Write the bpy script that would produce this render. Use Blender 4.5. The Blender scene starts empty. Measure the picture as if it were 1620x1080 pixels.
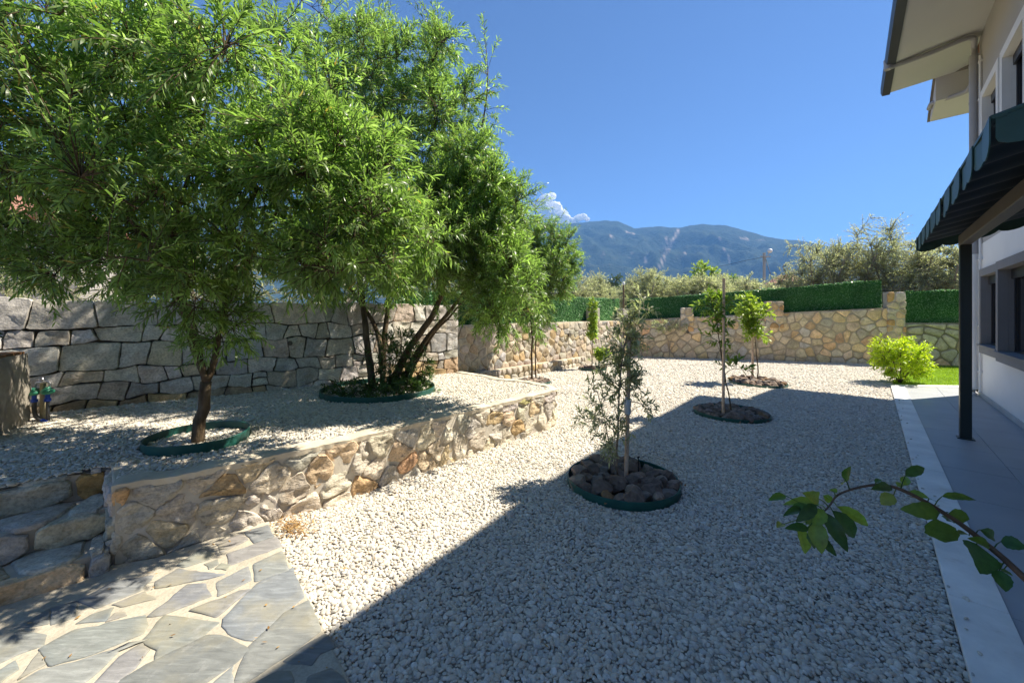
import bpy, math, random
import numpy as np
from mathutils import Vector, noise

S = bpy.context.scene
COL = S.collection
PI = math.pi

# ------------------------------------------------------------------ camera, sky, sun, exposure
F, CX, HY, EYE = 610.0, 810.0, 495.0, 1.6          # focal length and horizon of the photograph in its pixels
cam = bpy.data.cameras.new('camera')
cam.sensor_width = 36.0
cam.lens = 36.0 * F / 1620.0
cam.shift_y = (HY - 540.0) / 1620.0
cam.clip_start = 0.05
cam.clip_end = 12000
camo = bpy.data.objects.new('camera', cam)
camo.location = (0, 0, EYE)
camo.rotation_euler = (PI / 2, 0, 0)
COL.objects.link(camo)
S.camera = camo

SUN_EL = math.radians(53.5)
SH = Vector((0.966, 0.257)).normalized()            # towards the sun, on the ground
SUN_AZ = math.atan2(SH.x, SH.y)
world = bpy.data.worlds.new('World')
S.world = world
world.use_nodes = True
wn = world.node_tree
wn.nodes.clear()
sky = wn.nodes.new('ShaderNodeTexSky')
sky.sky_type = 'NISHITA'
sky.sun_disc = False
sky.sun_elevation = SUN_EL
sky.sun_rotation = SUN_AZ
sky.altitude = 2500
sky.air_density = 0.85
sky.dust_density = 0.0
sky.ozone_density = 8.0
bg = wn.nodes.new('ShaderNodeBackground')
bg.inputs['Strength'].default_value = 0.08
wo = wn.nodes.new('ShaderNodeOutputWorld')
wn.links.new(sky.outputs[0], bg.inputs['Color'])
wn.links.new(bg.outputs[0], wo.inputs['Surface'])

sun = bpy.data.lights.new('sun', 'SUN')
sun.energy = 5.0
sun.angle = math.radians(0.5)
sun.color = (1.0, 0.92, 0.78)
suno = bpy.data.objects.new('sun', sun)
sd = Vector((SH.x * math.cos(SUN_EL), SH.y * math.cos(SUN_EL), math.sin(SUN_EL)))
suno.rotation_euler = (-sd).to_track_quat('-Z', 'Y').to_euler()
suno.location = (10, 3, 20)
COL.objects.link(suno)

S.view_settings.view_transform = 'Standard'
S.view_settings.look = 'None'
S.view_settings.exposure = 1.38
S.view_settings.gamma = 1.0
S.view_settings.use_curve_mapping = False
S.render.engine = 'CYCLES'
S.cycles.use_denoising = True
S.cycles.max_bounces = 10
S.cycles.diffuse_bounces = 6
S.cycles.glossy_bounces = 3
S.cycles.transmission_bounces = 6
S.cycles.volume_bounces = 0
S.cycles.caustics_reflective = False
S.cycles.caustics_refractive = False

# ------------------------------------------------------------------ measuring
def at(px, py, z=0.0):                              # where a point of the photograph meets the level z
    y = F * (EYE - z) / (py - HY)
    return Vector(((px - CX) * y / F, y, z))

def at3(px, py, y):                                 # the same for a known distance
    return Vector(((px - CX) * y / F, y, EYE - (py - HY) * y / F))

TH = math.atan2(568.0, F)                           # the house runs along D, N points from the garden to the house
D = Vector((math.sin(TH), math.cos(TH), 0))
N = Vector((math.cos(TH), -math.sin(TH), 0))

def H(a, p, z=0.0):
    return D * a + N * p + Vector((0, 0, z))

# ------------------------------------------------------------------ objects
def tag(o, label=None, cat=None, group=None, kind=None):
    if label: o['label'] = label
    if cat: o['category'] = cat
    if group: o['group'] = group
    if kind: o['kind'] = kind
    return o

def thing(name, loc, label, cat, group=None):
    o = bpy.data.objects.new(name, None)
    o.empty_display_size = 0.2
    o.location = loc
    COL.objects.link(o)
    return tag(o, label, cat, group)

def base_of(o):                                     # world origin of a thing or a part (no rotations on parents here)
    v = Vector((0, 0, 0))
    while o is not None:
        v = v + o.location
        o = o.parent
    return v

def link(name, me, m=None, parent=None, loc=None):
    o = bpy.data.objects.new(name, me)
    if m is not None:
        me.materials.clear()
        me.materials.append(m)
    COL.objects.link(o)
    if parent is not None:
        o.parent = parent
    if loc is not None:
        o.location = loc
    return o

class MB:                                           # collects shapes in world coordinates, links them as ONE mesh object
    def __init__(self):
        self.v, self.f = [], []
    def add(self, vs, fs):
        k = len(self.v)
        self.v += [tuple(x) for x in vs]
        self.f += [tuple(i + k for i in q) for q in fs]
    def box(self, c, ex, ey, ez):                   # centre and three half-axis vectors
        c, ex, ey, ez = Vector(c), Vector(ex), Vector(ey), Vector(ez)
        vs = [c + ex * i + ey * j + ez * k for k in (-1, 1) for j in (-1, 1) for i in (-1, 1)]
        fs = [(0, 2, 3, 1), (4, 5, 7, 6), (0, 1, 5, 4), (2, 6, 7, 3), (0, 4, 6, 2), (1, 3, 7, 5)]
        if ex.cross(ey).dot(ez) < 0:
            fs = [q[::-1] for q in fs]
        self.add(vs, fs)
    def hbox(self, a0, a1, p0, p1, z0, z1):         # box in the house frame
        self.box(H((a0 + a1) / 2, (p0 + p1) / 2, (z0 + z1) / 2), D * ((a1 - a0) / 2), N * ((p1 - p0) / 2), Vector((0, 0, (z1 - z0) / 2)))
    def tube(self, pts, rads, n=6, cap=True):
        pts = [Vector(p) for p in pts]
        if not isinstance(rads, (list, tuple)): rads = [rads] * len(pts)
        rings = []
        up = Vector((0.13, 0.21, 1)).normalized()
        for i, p in enumerate(pts):
            t = pts[min(i + 1, len(pts) - 1)] - pts[max(i - 1, 0)]
            t = t.normalized() if t.length > 1e-9 else Vector((0, 0, 1))
            a = t.cross(up if abs(t.dot(up)) < 0.95 else Vector((1, 0, 0.1))).normalized()
            b = t.cross(a)
            rings.append([p + (a * math.cos(2 * PI * k / n) + b * math.sin(2 * PI * k / n)) * rads[i] for k in range(n)])
        vs = [q for r in rings for q in r]
        fs = []
        for i in range(len(pts) - 1):
            for k in range(n):
                k2 = (k + 1) % n
                fs.append((i * n + k, (i + 1) * n + k, (i + 1) * n + k2, i * n + k2))
        if cap:
            fs.append(tuple(range(n)))
            fs.append(tuple(range(len(vs) - 1, len(vs) - 1 - n, -1)))
        self.add(vs, fs)
    def lathe(self, c, prof, n=16):                 # prof: (radius, height) pairs about a vertical axis
        c = Vector(c)
        vs, fs = [], []
        for r, z in prof:
            vs += [c + Vector((r * math.cos(2 * PI * k / n), r * math.sin(2 * PI * k / n), z)) for k in range(n)]
        for i in range(len(prof) - 1):
            for k in range(n):
                k2 = (k + 1) % n
                fs.append((i * n + k, i * n + k2, (i + 1) * n + k2, (i + 1) * n + k))
        fs.append(tuple(range(n - 1, -1, -1)))
        fs.append(tuple(range((len(prof) - 1) * n, len(prof) * n)))
        self.add(vs, fs)
    def prism(self, poly, z0, z1):
        n = len(poly)
        area = sum(poly[i][0] * poly[(i + 1) % n][1] - poly[(i + 1) % n][0] * poly[i][1] for i in range(n))
        if area < 0: poly = poly[::-1]
        vs = [(p[0], p[1], z0) for p in poly] + [(p[0], p[1], z1) for p in poly]
        fs = [tuple(range(n - 1, -1, -1)), tuple(range(n, 2 * n))]
        for i in range(n):
            j = (i + 1) % n
            fs.append((i, j, n + j, n + i))
        self.add(vs, fs)
    def mesh(self, name, off=(0, 0, 0), smooth=False, sharp=None):
        me = bpy.data.meshes.new(name)
        ox, oy, oz = off
        me.from_pydata([(x - ox, y - oy, z - oz) for x, y, z in self.v], [], self.f)
        if smooth or sharp is not None:
            me.polygons.foreach_set('use_smooth', [True] * len(me.polygons))
            if sharp is not None:
                me.set_sharp_from_angle(angle=math.radians(sharp))
        me.update()
        return me
    def build(self, name, m, parent=None, smooth=False, sharp=None, bevel=0):
        off = base_of(parent) if parent is not None else Vector((0, 0, 0))
        if parent is None and self.v:               # a thing of one mesh stands at its own base
            xs = np.array(self.v)
            off = Vector(((xs[:, 0].min() + xs[:, 0].max()) / 2, (xs[:, 1].min() + xs[:, 1].max()) / 2, xs[:, 2].min()))
        o = link(name, self.mesh(name, off, smooth, sharp), m, parent, None if parent is not None else off)
        if bevel:
            b = o.modifiers.new('bevel', 'BEVEL')
            b.width = bevel; b.segments = 2; b.limit_method = 'ANGLE'
        return o

# ------------------------------------------------------------------ materials
class Mat:
    def __init__(self, name, rough=0.8, spec=0.3):
        self.m = bpy.data.materials.new(name)
        self.m.use_nodes = True
        self.t = self.m.node_tree
        self.t.nodes.clear()
        self.out = self.n('OutputMaterial')
        self.b = self.n('BsdfPrincipled')
        self.b.inputs['Roughness'].default_value = rough
        self.b.inputs['Specular IOR Level'].default_value = spec
        self.l(self.b.outputs[0], self.out.inputs['Surface'])
        self._pos = None
    def n(self, kind, **kw):
        x = self.t.nodes.new('ShaderNode' + kind)
        for k, v in kw.items(): setattr(x, k, v)
        return x
    def l(self, a, b): self.t.links.new(a, b)
    def pos(self, scale=None):
        if self._pos is None:
            self._pos = self.n('NewGeometry').outputs['Position']
        if scale is None: return self._pos
        mp = self.n('Mapping'); mp.inputs['Scale'].default_value = scale
        self.l(self._pos, mp.inputs['Vector'])
        return mp.outputs[0]
    def noise(self, scale, detail=4, rough=0.55, vec=None, dist=0.0):
        x = self.n('TexNoise')
        x.inputs['Scale'].default_value = scale
        x.inputs['Detail'].default_value = detail
        x.inputs['Roughness'].default_value = rough
        x.inputs['Distortion'].default_value = dist
        self.l(vec if vec is not None else self.pos(), x.inputs['Vector'])
        return x.outputs['Fac']
    def vor(self, scale, feature='F1', vec=None):
        x = self.n('TexVoronoi', feature=feature)
        x.inputs['Scale'].default_value = scale
        self.l(vec if vec is not None else self.pos(), x.inputs['Vector'])
        return x.outputs['Distance']
    def ramp(self, fac, stops):
        r = self.n('ValToRGB')
        e = r.color_ramp.elements
        while len(e) < len(stops): e.new(0.5)
        for i, (p, c) in enumerate(stops):
            e[i].position = p
            e[i].color = (c, c, c, 1) if isinstance(c, (int, float)) else (*c, 1)
        self.l(fac, r.inputs[0])
        return r.outputs[0]
    def mix(self, a, b, fac=1.0, mode='MULTIPLY'):
        x = self.n('MixRGB', blend_type=mode)
        for v, i in ((fac, 0), (a, 1), (b, 2)):
            if isinstance(v, (int, float)): x.inputs[i].default_value = v if i == 0 else (v, v, v, 1)
            elif isinstance(v, tuple): x.inputs[i].default_value = (*v, 1)
            else: self.l(v, x.inputs[i])
        return x.outputs[0]
    def bump(self, h, strength=0.5, dist=0.01):
        x = self.n('Bump')
        x.inputs['Strength'].default_value = strength
        x.inputs['Distance'].default_value = dist
        self.l(h, x.inputs['Height'])
        prev = self.b.inputs['Normal']
        if prev.links: self.l(prev.links[0].from_socket, x.inputs['Normal'])
        self.l(x.outputs[0], prev)
    def color(self, c):
        if isinstance(c, tuple): self.b.inputs['Base Color'].default_value = (*c, 1)
        else: self.l(c, self.b.inputs['Base Color'])

def plain(name, c, rough=0.6, spec=0.4, var=0.25, scale=6, bump=0.15, metal=0.0):
    k = Mat(name, rough, spec)
    n = k.noise(scale, 5)
    k.color(k.mix(c, k.ramp(n, [(0.25, 1 - var), (0.75, 1 + var * 0.4)])))
    if bump: k.bump(k.noise(scale * 9, 4), bump, 0.004)
    k.b.inputs['Metallic'].default_value = metal
    return k.m

def stone_mat(name, rough_amt=0.6, fine=0.35, streak=False):
    k = Mat(name, 0.9, 0.2)
    oi = k.n('ObjectInfo')
    big = k.noise(7, 6, 0.6, dist=0.3)
    c = k.mix(oi.outputs['Color'], k.ramp(big, [(0.25, 0.62), (0.5, 0.98), (0.75, 1.28)]))
    c = k.mix(c, (0.33, 0.20, 0.09), k.ramp(k.noise(3.1, 5, 0.65), [(0.56, 0.0), (0.74, 0.42)]), 'MIX')
    c = k.mix(c, k.ramp(k.noise(55, 3), [(0.3, 0.72), (0.6, 1.12)]))
    k.color(c)
    vec = k.pos((1, 1, 2.6)) if streak else None
    k.bump(k.noise(9, 6, 0.65, vec), rough_amt, 0.035)
    k.bump(k.noise(48, 5, 0.6), fine, 0.008)
    return k.m

def leaf_mat(name, stops, trans, tmix=0.35, rough=0.42, spec=0.45):
    k = Mat(name, rough, spec)
    g = k.n('NewGeometry')
    c = k.mix(k.ramp(g.outputs['Random Per Island'], stops), k.ramp(k.noise(1.6, 3), [(0.3, 0.78), (0.7, 1.2)]))
    k.color(c)
    tr = k.n('BsdfTranslucent')
    k.l(k.mix(c, trans), tr.inputs['Color'])
    mx = k.n('MixShader')
    mx.inputs[0].default_value = tmix
    k.l(k.b.outputs[0], mx.inputs[1]); k.l(tr.outputs[0], mx.inputs[2])
    k.l(mx.outputs[0], k.out.inputs['Surface'])
    return k.m

M = {}
M['limestone'] = stone_mat('rough_limestone', 1.0, 0.6, True)
M['grey_stone'] = stone_mat('split_grey_stone', 0.45, 0.3)
M['rubble'] = stone_mat('cream_rubble', 0.5, 0.3)
M['mortar'] = plain('cream_mortar', (0.60, 0.53, 0.41), 0.95, 0.1, 0.35, 4, 0.6)
M['mortar_grey'] = plain('grey_mortar', (0.54, 0.49, 0.41), 0.95, 0.1, 0.4, 4, 0.6)
M['joint_dark'] = plain('dark_joint', (0.16, 0.14, 0.115), 1.0, 0.05, 0.4, 6, 0.5)
k = Mat('path_mortar', 0.95, 0.1)
c = k.mix((0.44, 0.40, 0.32), k.ramp(k.noise(5, 6, 0.65), [(0.25, 0.72), (0.7, 1.1)]))
k.color(k.mix(c, k.ramp(k.noise(90, 2), [(0.3, 0.85), (0.6, 1.05)])))
k.bump(k.noise(60, 4), 0.5, 0.006); k.bump(k.noise(9, 3), 0.5, 0.02)
M['path_mortar'] = k.m
k = Mat('slate_flag', 0.7, 0.35)
oi = k.n('ObjectInfo')
st = k.pos((9, 26, 9))
mp = k.n('Mapping'); mp.inputs['Rotation'].default_value = (0, 0, 0.9); mp.inputs['Scale'].default_value = (5, 30, 5)
k.l(k.pos(), mp.inputs['Vector'])
sn = k.noise(1.6, 6, 0.6, mp.outputs[0], 0.6)
c = k.mix(oi.outputs['Color'], k.ramp(sn, [(0.3, 0.72), (0.55, 1.0), (0.72, 1.3)]))
c = k.mix(c, (0.30, 0.27, 0.18), k.ramp(k.noise(3.2, 4), [(0.48, 0.0), (0.7, 0.7)]), 'MIX')
c = k.mix(c, (0.36, 0.36, 0.35), k.ramp(k.noise(14, 5, 0.7), [(0.55, 0.0), (0.78, 0.5)]), 'MIX')
k.color(c)
k.bump(sn, 0.4, 0.008); k.bump(k.noise(30, 5), 0.3, 0.006)
M['slate'] = k.m
k = Mat('gravel_under', 0.95, 0.1)
vd = k.vor(36)
c = k.mix(k.ramp(k.noise(22, 3), [(0.3, (0.36, 0.325, 0.27)), (0.7, (0.52, 0.48, 0.41))]), k.ramp(vd, [(0.0, 1.1), (0.75, 0.45)]))
k.color(c); k.bump(vd, -0.8, 0.02)
M['gravel_under'] = k.m
k = Mat('pebble', 0.75, 0.25)
oi = k.n('ObjectInfo')
c = k.ramp(oi.outputs['Random'], [(0.0, (0.40, 0.375, 0.325)), (0.2, (0.56, 0.515, 0.43)), (0.45, (0.65, 0.60, 0.51)), (0.65, (0.49, 0.475, 0.445)), (0.82, (0.59, 0.50, 0.385)), (1.0, (0.73, 0.70, 0.63))])
k.color(k.mix(c, k.ramp(k.noise(70, 3), [(0.3, 0.85), (0.7, 1.08)])))
M['pebble'] = k.m
k = Mat('lava_rock', 0.9, 0.2)
oi = k.n('ObjectInfo')
k.color(k.mix(oi.outputs['Color'], k.ramp(k.noise(20, 6, 0.65), [(0.3, 0.6), (0.7, 1.35)])))
k.bump(k.noise(40, 5), 0.5, 0.01)
M['lava'] = k.m
M['ring'] = plain('green_plastic', (0.014, 0.095, 0.075), 0.42, 0.5, 0.3, 12, 0.1)
M['earth'] = plain('dry_earth', (0.30, 0.23, 0.14), 0.95, 0.1, 0.4, 0.7, 0.5)
M['red_soil'] = plain('red_soil', (0.34, 0.17, 0.08), 0.95, 0.1, 0.4, 8, 0.8)
M['lawn'] = plain('lawn_ground', (0.17, 0.29, 0.03), 0.9, 0.1, 0.4, 5, 0.5)
k = Mat('tree_bark', 0.9, 0.15)
bn = k.noise(8, 6, 0.65, k.pos((3, 3, 0.8)))
k.color(k.ramp(bn, [(0.3, (0.05, 0.036, 0.022)), (0.55, (0.125, 0.09, 0.056)), (0.75, (0.22, 0.17, 0.115))]))
k.bump(bn, 0.8, 0.02); k.bump(k.noise(30, 4), 0.4, 0.008)
M['bark'] = k.m
k = Mat('olive_bark', 0.9, 0.15)
bn = k.noise(6, 6, 0.65, k.pos((3, 3, 0.8)))
k.color(k.ramp(bn, [(0.3, (0.16, 0.14, 0.11)), (0.7, (0.34, 0.30, 0.25))]))
k.bump(bn, 0.8, 0.02)
M['olive_bark'] = k.m
M['stake'] = plain('raw_stake_wood', (0.74, 0.54, 0.39), 0.8, 0.2, 0.4, 14, 0.4)
M['willow_leaf'] = leaf_mat('willow_leaf', [(0, (0.115, 0.180, 0.056)), (0.35, (0.180, 0.270, 0.080)), (0.7, (0.245, 0.350, 0.115)), (0.990, (0.34, 0.44, 0.21)), (1.0, (0.45, 0.25, 0.08))], (1.2, 1.4, 0.65), 0.6, 0.36, 0.6)
M['sucker_leaf'] = leaf_mat('sucker_leaf', [(0, (0.04, 0.09, 0.018)), (1, (0.09, 0.16, 0.04))], (1.3, 1.4, 0.6), 0.35)
M['olive_leaf'] = leaf_mat('olive_leaf', [(0, (0.26, 0.29, 0.17)), (0.5, (0.38, 0.40, 0.26)), (1, (0.55, 0.57, 0.42))], (1.1, 1.2, 0.7), 0.5, 0.5)
M['far_olive_leaf'] = leaf_mat('far_olive_leaf', [(0, (0.33, 0.36, 0.22)), (0.5, (0.43, 0.45, 0.29)), (1, (0.53, 0.54, 0.39))], (1.1, 1.15, 0.75), 0.62, 0.6)
M['dark_leaf'] = leaf_mat('dark_leaf', [(0, (0.035, 0.07, 0.018)), (1, (0.09, 0.14, 0.04))], (1.2, 1.3, 0.6), 0.25)
M['citrus_leaf'] = leaf_mat('citrus_leaf', [(0, (0.09, 0.17, 0.03)), (0.6, (0.16, 0.26, 0.045)), (1, (0.27, 0.38, 0.08))], (1.4, 1.4, 0.6), 0.5)
M['lime_leaf'] = leaf_mat('lime_leaf', [(0, (0.28, 0.40, 0.02)), (0.5, (0.42, 0.55, 0.03)), (1, (0.55, 0.66, 0.06))], (1.3, 1.3, 0.5), 0.55)
M['fresh_leaf'] = leaf_mat('fresh_leaf', [(0, (0.19, 0.30, 0.035)), (1, (0.36, 0.48, 0.09))], (1.3, 1.3, 0.6), 0.5)
M['hedge_leaf'] = leaf_mat('plastic_hedge_leaf', [(0, (0.15, 0.31, 0.14)), (0.6, (0.22, 0.41, 0.20)), (1, (0.38, 0.55, 0.34))], (0.95, 1.1, 0.8), 0.5, 0.28, 0.7)
M['hedge_back'] = leaf_mat('hedge_backing', [(0, (0.05, 0.15, 0.045)), (1, (0.05, 0.15, 0.045))], (1.0, 1.1, 0.7), 0.5, 0.8, 0.1)
M['grass'] = leaf_mat('grass_blade', [(0, (0.17, 0.29, 0.02)), (1, (0.32, 0.45, 0.05))], (1.3, 1.3, 0.5), 0.45)
M['dry'] = leaf_mat('dry_leaf', [(0, (0.20, 0.10, 0.03)), (0.5, (0.36, 0.21, 0.07)), (1, (0.50, 0.35, 0.15))], (1.2, 1.1, 0.8), 0.15, 0.8)
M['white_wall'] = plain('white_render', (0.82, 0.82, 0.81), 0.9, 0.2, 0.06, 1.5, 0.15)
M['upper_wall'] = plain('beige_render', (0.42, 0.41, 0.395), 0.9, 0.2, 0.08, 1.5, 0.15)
M['soffit'] = plain('cream_soffit', (0.56, 0.555, 0.53), 0.85, 0.2, 0.06, 1.2, 0.08)
M['gutter'] = plain('dark_gutter', (0.035, 0.042, 0.055), 0.45, 0.5, 0.2, 3, 0)
M['frame_grey'] = plain('grey_surround', (0.24, 0.235, 0.24), 0.8, 0.3, 0.1, 3, 0.1)
M['frame_white'] = plain('white_surround', (0.74, 0.74, 0.72), 0.8, 0.3, 0.08, 3, 0.1)
M['black_frame'] = plain('black_window_frame', (0.02, 0.02, 0.022), 0.4, 0.5, 0.1, 3, 0)
M['pipe'] = plain('shaded_grey_pipe', (0.33, 0.33, 0.345), 0.5, 0.4, 0.1, 3, 0)  # shade on the upper pipes is put into this grey
k = Mat('dark_glass', 0.05, 0.6); k.color((0.012, 0.014, 0.018)); M['glass'] = k.m
M['tan_mortar'] = plain('tan_mortar', (0.43, 0.37, 0.28), 0.95, 0.1, 0.4, 4, 0.6)
M['dim_mortar'] = plain('dim_mortar', (0.27, 0.25, 0.19), 0.95, 0.1, 0.4, 4, 0.6)
M['white_pipe'] = plain('white_pipe', (0.74, 0.74, 0.74), 0.45, 0.4, 0.06, 3, 0)
M['plinth'] = plain('pale_plinth', (0.50, 0.50, 0.50), 0.8, 0.3, 0.15, 3, 0.1)
M['awning'] = plain('green_awning_metal', (0.035, 0.085, 0.070), 0.5, 0.4, 0.35, 5, 0.1)
M['awning_under'] = plain('awning_underside', (0.040, 0.050, 0.055), 0.6, 0.3, 0.3, 4, 0.05)
M['beam'] = plain('grey_brown_beam', (0.15, 0.135, 0.115), 0.55, 0.4, 0.15, 3, 0)
M['post'] = plain('black_green_post', (0.010, 0.018, 0.015), 0.4, 0.5, 0.2, 3, 0)
M['marble'] = plain('white_marble', (0.82, 0.80, 0.74), 0.55, 0.4, 0.12, 3, 0.05)
k = Mat('stained_marble', 0.55, 0.4)
c = k.mix((0.84, 0.82, 0.76), k.ramp(k.noise(2.2, 6, 0.65), [(0.3, 0.72), (0.65, 1.03)]))
c = k.mix(c, (0.45, 0.38, 0.28), k.ramp(k.noise(9, 5, 0.7), [(0.60, 0.0), (0.78, 0.45)]), 'MIX')
k.color(c); k.bump(k.noise(40, 4), 0.12, 0.004)
M['marble'] = k.m
M['tile'] = plain('grey_floor_tile', (0.33, 0.345, 0.36), 0.5, 0.4, 0.12, 2.5, 0.05)
M['grout'] = plain('tile_grout', (0.22, 0.22, 0.23), 0.9, 0.2, 0.1, 5, 0)
M['roof_tile'] = plain('clay_roof_tile', (0.38, 0.19, 0.13), 0.8, 0.2, 0.4, 3, 0.2)
M['eave_tile'] = plain('grey_eave_tile', (0.20, 0.185, 0.165), 0.8, 0.2, 0.2, 3, 0.1)
M['plaster'] = plain('cracked_plaster', (0.40, 0.36, 0.30), 0.9, 0.2, 0.45, 6, 0.8)
M['tap_green'] = plain('tap_green_plastic', (0.06, 0.36, 0.22), 0.4, 0.5, 0.15, 12, 0)
M['tap_blue'] = plain('hose_blue_plastic', (0.02, 0.09, 0.60), 0.4, 0.5, 0.15, 12, 0)
M['tap_pipe'] = plain('cream_pipe', (0.42, 0.36, 0.22), 0.5, 0.4, 0.2, 12, 0)
M['hose'] = plain('grey_hose', (0.12, 0.12, 0.12), 0.5, 0.4, 0.2, 12, 0)
M['chrome'] = plain('tap_metal', (0.6, 0.6, 0.6), 0.3, 0.5, 0.1, 12, 0, 0.9)
M['concrete'] = plain('pole_concrete', (0.42, 0.41, 0.39), 0.9, 0.2, 0.2, 2, 0.2)
M['lamp_white'] = plain('lamp_white_plastic', (0.75, 0.75, 0.75), 0.4, 0.4, 0.05, 5, 0)
M['wire'] = plain('black_cable', (0.02, 0.02, 0.02), 0.6, 0.3, 0.1, 5, 0)
M['rust_pole'] = plain('brown_pole', (0.16, 0.11, 0.07), 0.7, 0.3, 0.3, 6, 0)
M['film'] = plain('clear_white_film', (0.7, 0.7, 0.7), 0.3, 0.5, 0.2, 20, 0.3)
M['far_wall'] = plain('far_house_wall', (0.36, 0.34, 0.32), 0.9, 0.2, 0.1, 0.6, 0)

# ------------------------------------------------------------------ ground, mountain, cloud
rng = random.Random(7)
g = MB()
seg = 96
g.add([(1700 * math.cos(2 * PI * i / seg), 1700 * math.sin(2 * PI * i / seg), -0.06) for i in range(seg)], [tuple(range(seg))])
o = g.build('ground', M['earth']); tag(o, 'dry earth ground beyond the garden walls', 'ground', kind='structure')

RIDGE = [(-900, 330), (-300, 292), (0, 268), (150, 275), (330, 300), (520, 322), (700, 338), (850, 352), (905, 353), (930, 350), (950, 348.5), (977, 349), (1003, 360),
         (1045, 357.5), (1075, 359.5), (1092, 356), (1112, 353.5), (1150, 356), (1180, 364), (1215, 374), (1240, 378), (1262, 379), (1310, 388), (1420, 400), (1620, 420), (2400, 440)]
def ridge_y(px):
    for (x0, y0), (x1, y1) in zip(RIDGE, RIDGE[1:]):
        if x0 <= px <= x1:
            t = (px - x0) / (x1 - x0)
            return y0 + (y1 - y0) * t
    return RIDGE[0][1] if px < 0 else RIDGE[-1][1]
vs, fs, cols = [], [], []
NA, NR = 900, 90
for i in range(NA + 1):
    px = -900 + 3300 * i / NA
    dx = (px - CX) / F
    ln = math.hypot(dx, 1)
    ux, uy = dx / ln, 1 / ln
    R1 = 1330
    top = (HY - ridge_y(px) + 1.2 * noise.noise(Vector((px * 0.06, 3, 0))) + 0.8 * noise.noise(Vector((px * 0.2, 8, 0)))) / F * (R1 / ln) * 1.0
    for j in range(NR + 1):
        s = j / (NR - 8)
        r = 700 + (R1 - 700) * s
        if s <= 1:
            z = top * (s ** 0.85) * (r / R1) ** 0.6
        else:
            z = top * max(0.0, 1 - (s - 1) * 5.0)
        amp = max(0, min(1, s * 3)) * max(0.0, min(1, (1 - s) * 4))
        q = Vector((ux * r / 110, uy * r / 110, 0))
        rid = 1 - abs(noise.noise(q)) * 2
        z += amp * (rid * 30 + noise.noise(q * 3) * 14 + noise.noise(q * 7) * 7 + noise.noise(q * 15) * 3 - 15)
        vs.append((ux * r, uy * r, max(z, -0.5) if 0 < j else -3))
        py = HY - (vs[-1][2] - EYE) / uy / r * F if uy > 0 else 0
        w = 0.0                                         # bare rock scars, traced where they lie on the slope
        for (xa, ya, xb, yb, wd) in ((1073, 364, 1062, 385, 3.5), (1062, 385, 1052, 402, 3.5), (1052, 402, 1043, 424, 3.0), (1056, 374, 1050, 392, 1.5), (1024, 400, 1021, 415, 2.2),
                                     (957, 398, 952, 408, 1.6), (1000, 400, 996, 408, 1.3), (1084, 400, 1081, 408, 1.4), (1170, 377, 1184, 378, 1.5), (1197, 380, 1208, 379, 1.5), (990, 366, 1002, 370, 1.8), (964, 371, 968, 374, 1.8), (1137, 373, 1154, 412, 0.9)):
            ex, ey = xb - xa, yb - ya
            t = max(0, min(1, ((px - xa) * ex + (py - ya) * ey) / (ex * ex + ey * ey)))
            dd = math.hypot(px - xa - ex * t, py - ya - ey * t) + 1.6 * noise.noise(Vector((px * 0.12, py * 0.12, 5)))
            w = max(w, 0.85 * max(0, min(1, 1.3 - dd / (wd * .62))))
        cols.append(w)
    if i:
        for j in range(NR):
            a = (i - 1) * (NR + 1) + j; b = i * (NR + 1) + j
            fs.append((a, b, b + 1, a + 1))
me = bpy.data.meshes.new('mountain')
me.from_pydata(vs, [], [q[::-1] for q in fs])
me.polygons.foreach_set('use_smooth', [True] * len(me.polygons))
ca = me.attributes.new('scar', 'FLOAT', 'POINT')
ca.data.foreach_set('value', cols)
k = Mat('mountain_forest', 0.95, 0.05)
an = k.n('Attribute'); an.attribute_name = 'scar'
c = k.ramp(k.noise(0.06, 6, 0.65), [(0.3, (0.016, 0.028, 0.018)), (0.58, (0.032, 0.046, 0.028)), (0.76, (0.075, 0.07, 0.055))])
c = k.mix(c, k.ramp(k.noise(0.3, 4, 0.6), [(0.3, 0.7), (0.7, 1.25)]))
c = k.mix(c, (0.36, 0.29, 0.25), an.outputs['Fac'], 'MIX')
k.color(c); k.bump(k.noise(0.12, 5, 0.6), 0.7, 8.0)
o = link('mountain', me, k.m); tag(o, 'forested mountain ridge with pale rock scars behind the olive trees', 'mountain', kind='structure')

def puff(blobs, seed):
    r2 = random.Random(seed)
    mb = MB()
    import bmesh
    for (c, r) in blobs:
        bm = bmesh.new()
        bmesh.ops.create_icosphere(bm, subdivisions=5, radius=1)
        for v in bm.verts:
            q = v.co * r
            q.z *= 0.8
            w = Vector(c) + q
            d = noise.fractal(w * 0.035, 0.9, 2.2, 6) * r * 0.24
            v.co = w + v.co.normalized() * d
        bm.verts.index_update()
        mb.add([tuple(v.co) for v in bm.verts], [tuple(v.index for v in f.verts) for f in bm.faces])
        bm.free()
    return mb
k = Mat('cloud_white', 1.0, 0.0); k.color((0.95, 0.95, 0.95))
tr = k.n('BsdfTranslucent'); tr.inputs['Color'].default_value = (0.95, 0.95, 0.95, 1)
mx = k.n('MixShader'); mx.inputs[0].default_value = 0.5
k.l(k.b.outputs[0], mx.inputs[1]); k.l(tr.outputs[0], mx.inputs[2]); k.l(mx.outputs[0], k.out.inputs['Surface'])
CY = 2600
def cl(px, py, rp): return (at3(px, py, CY), rp * CY / F)
pb = puff([cl(864, 316, 11), cl(873, 311, 7), cl(855, 330, 14), cl(878, 328, 11), cl(888, 339, 10), cl(868, 342, 15), cl(840, 345, 15), cl(893, 348, 11), cl(905, 351, 8), cl(815, 352, 14)], 3)
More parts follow.
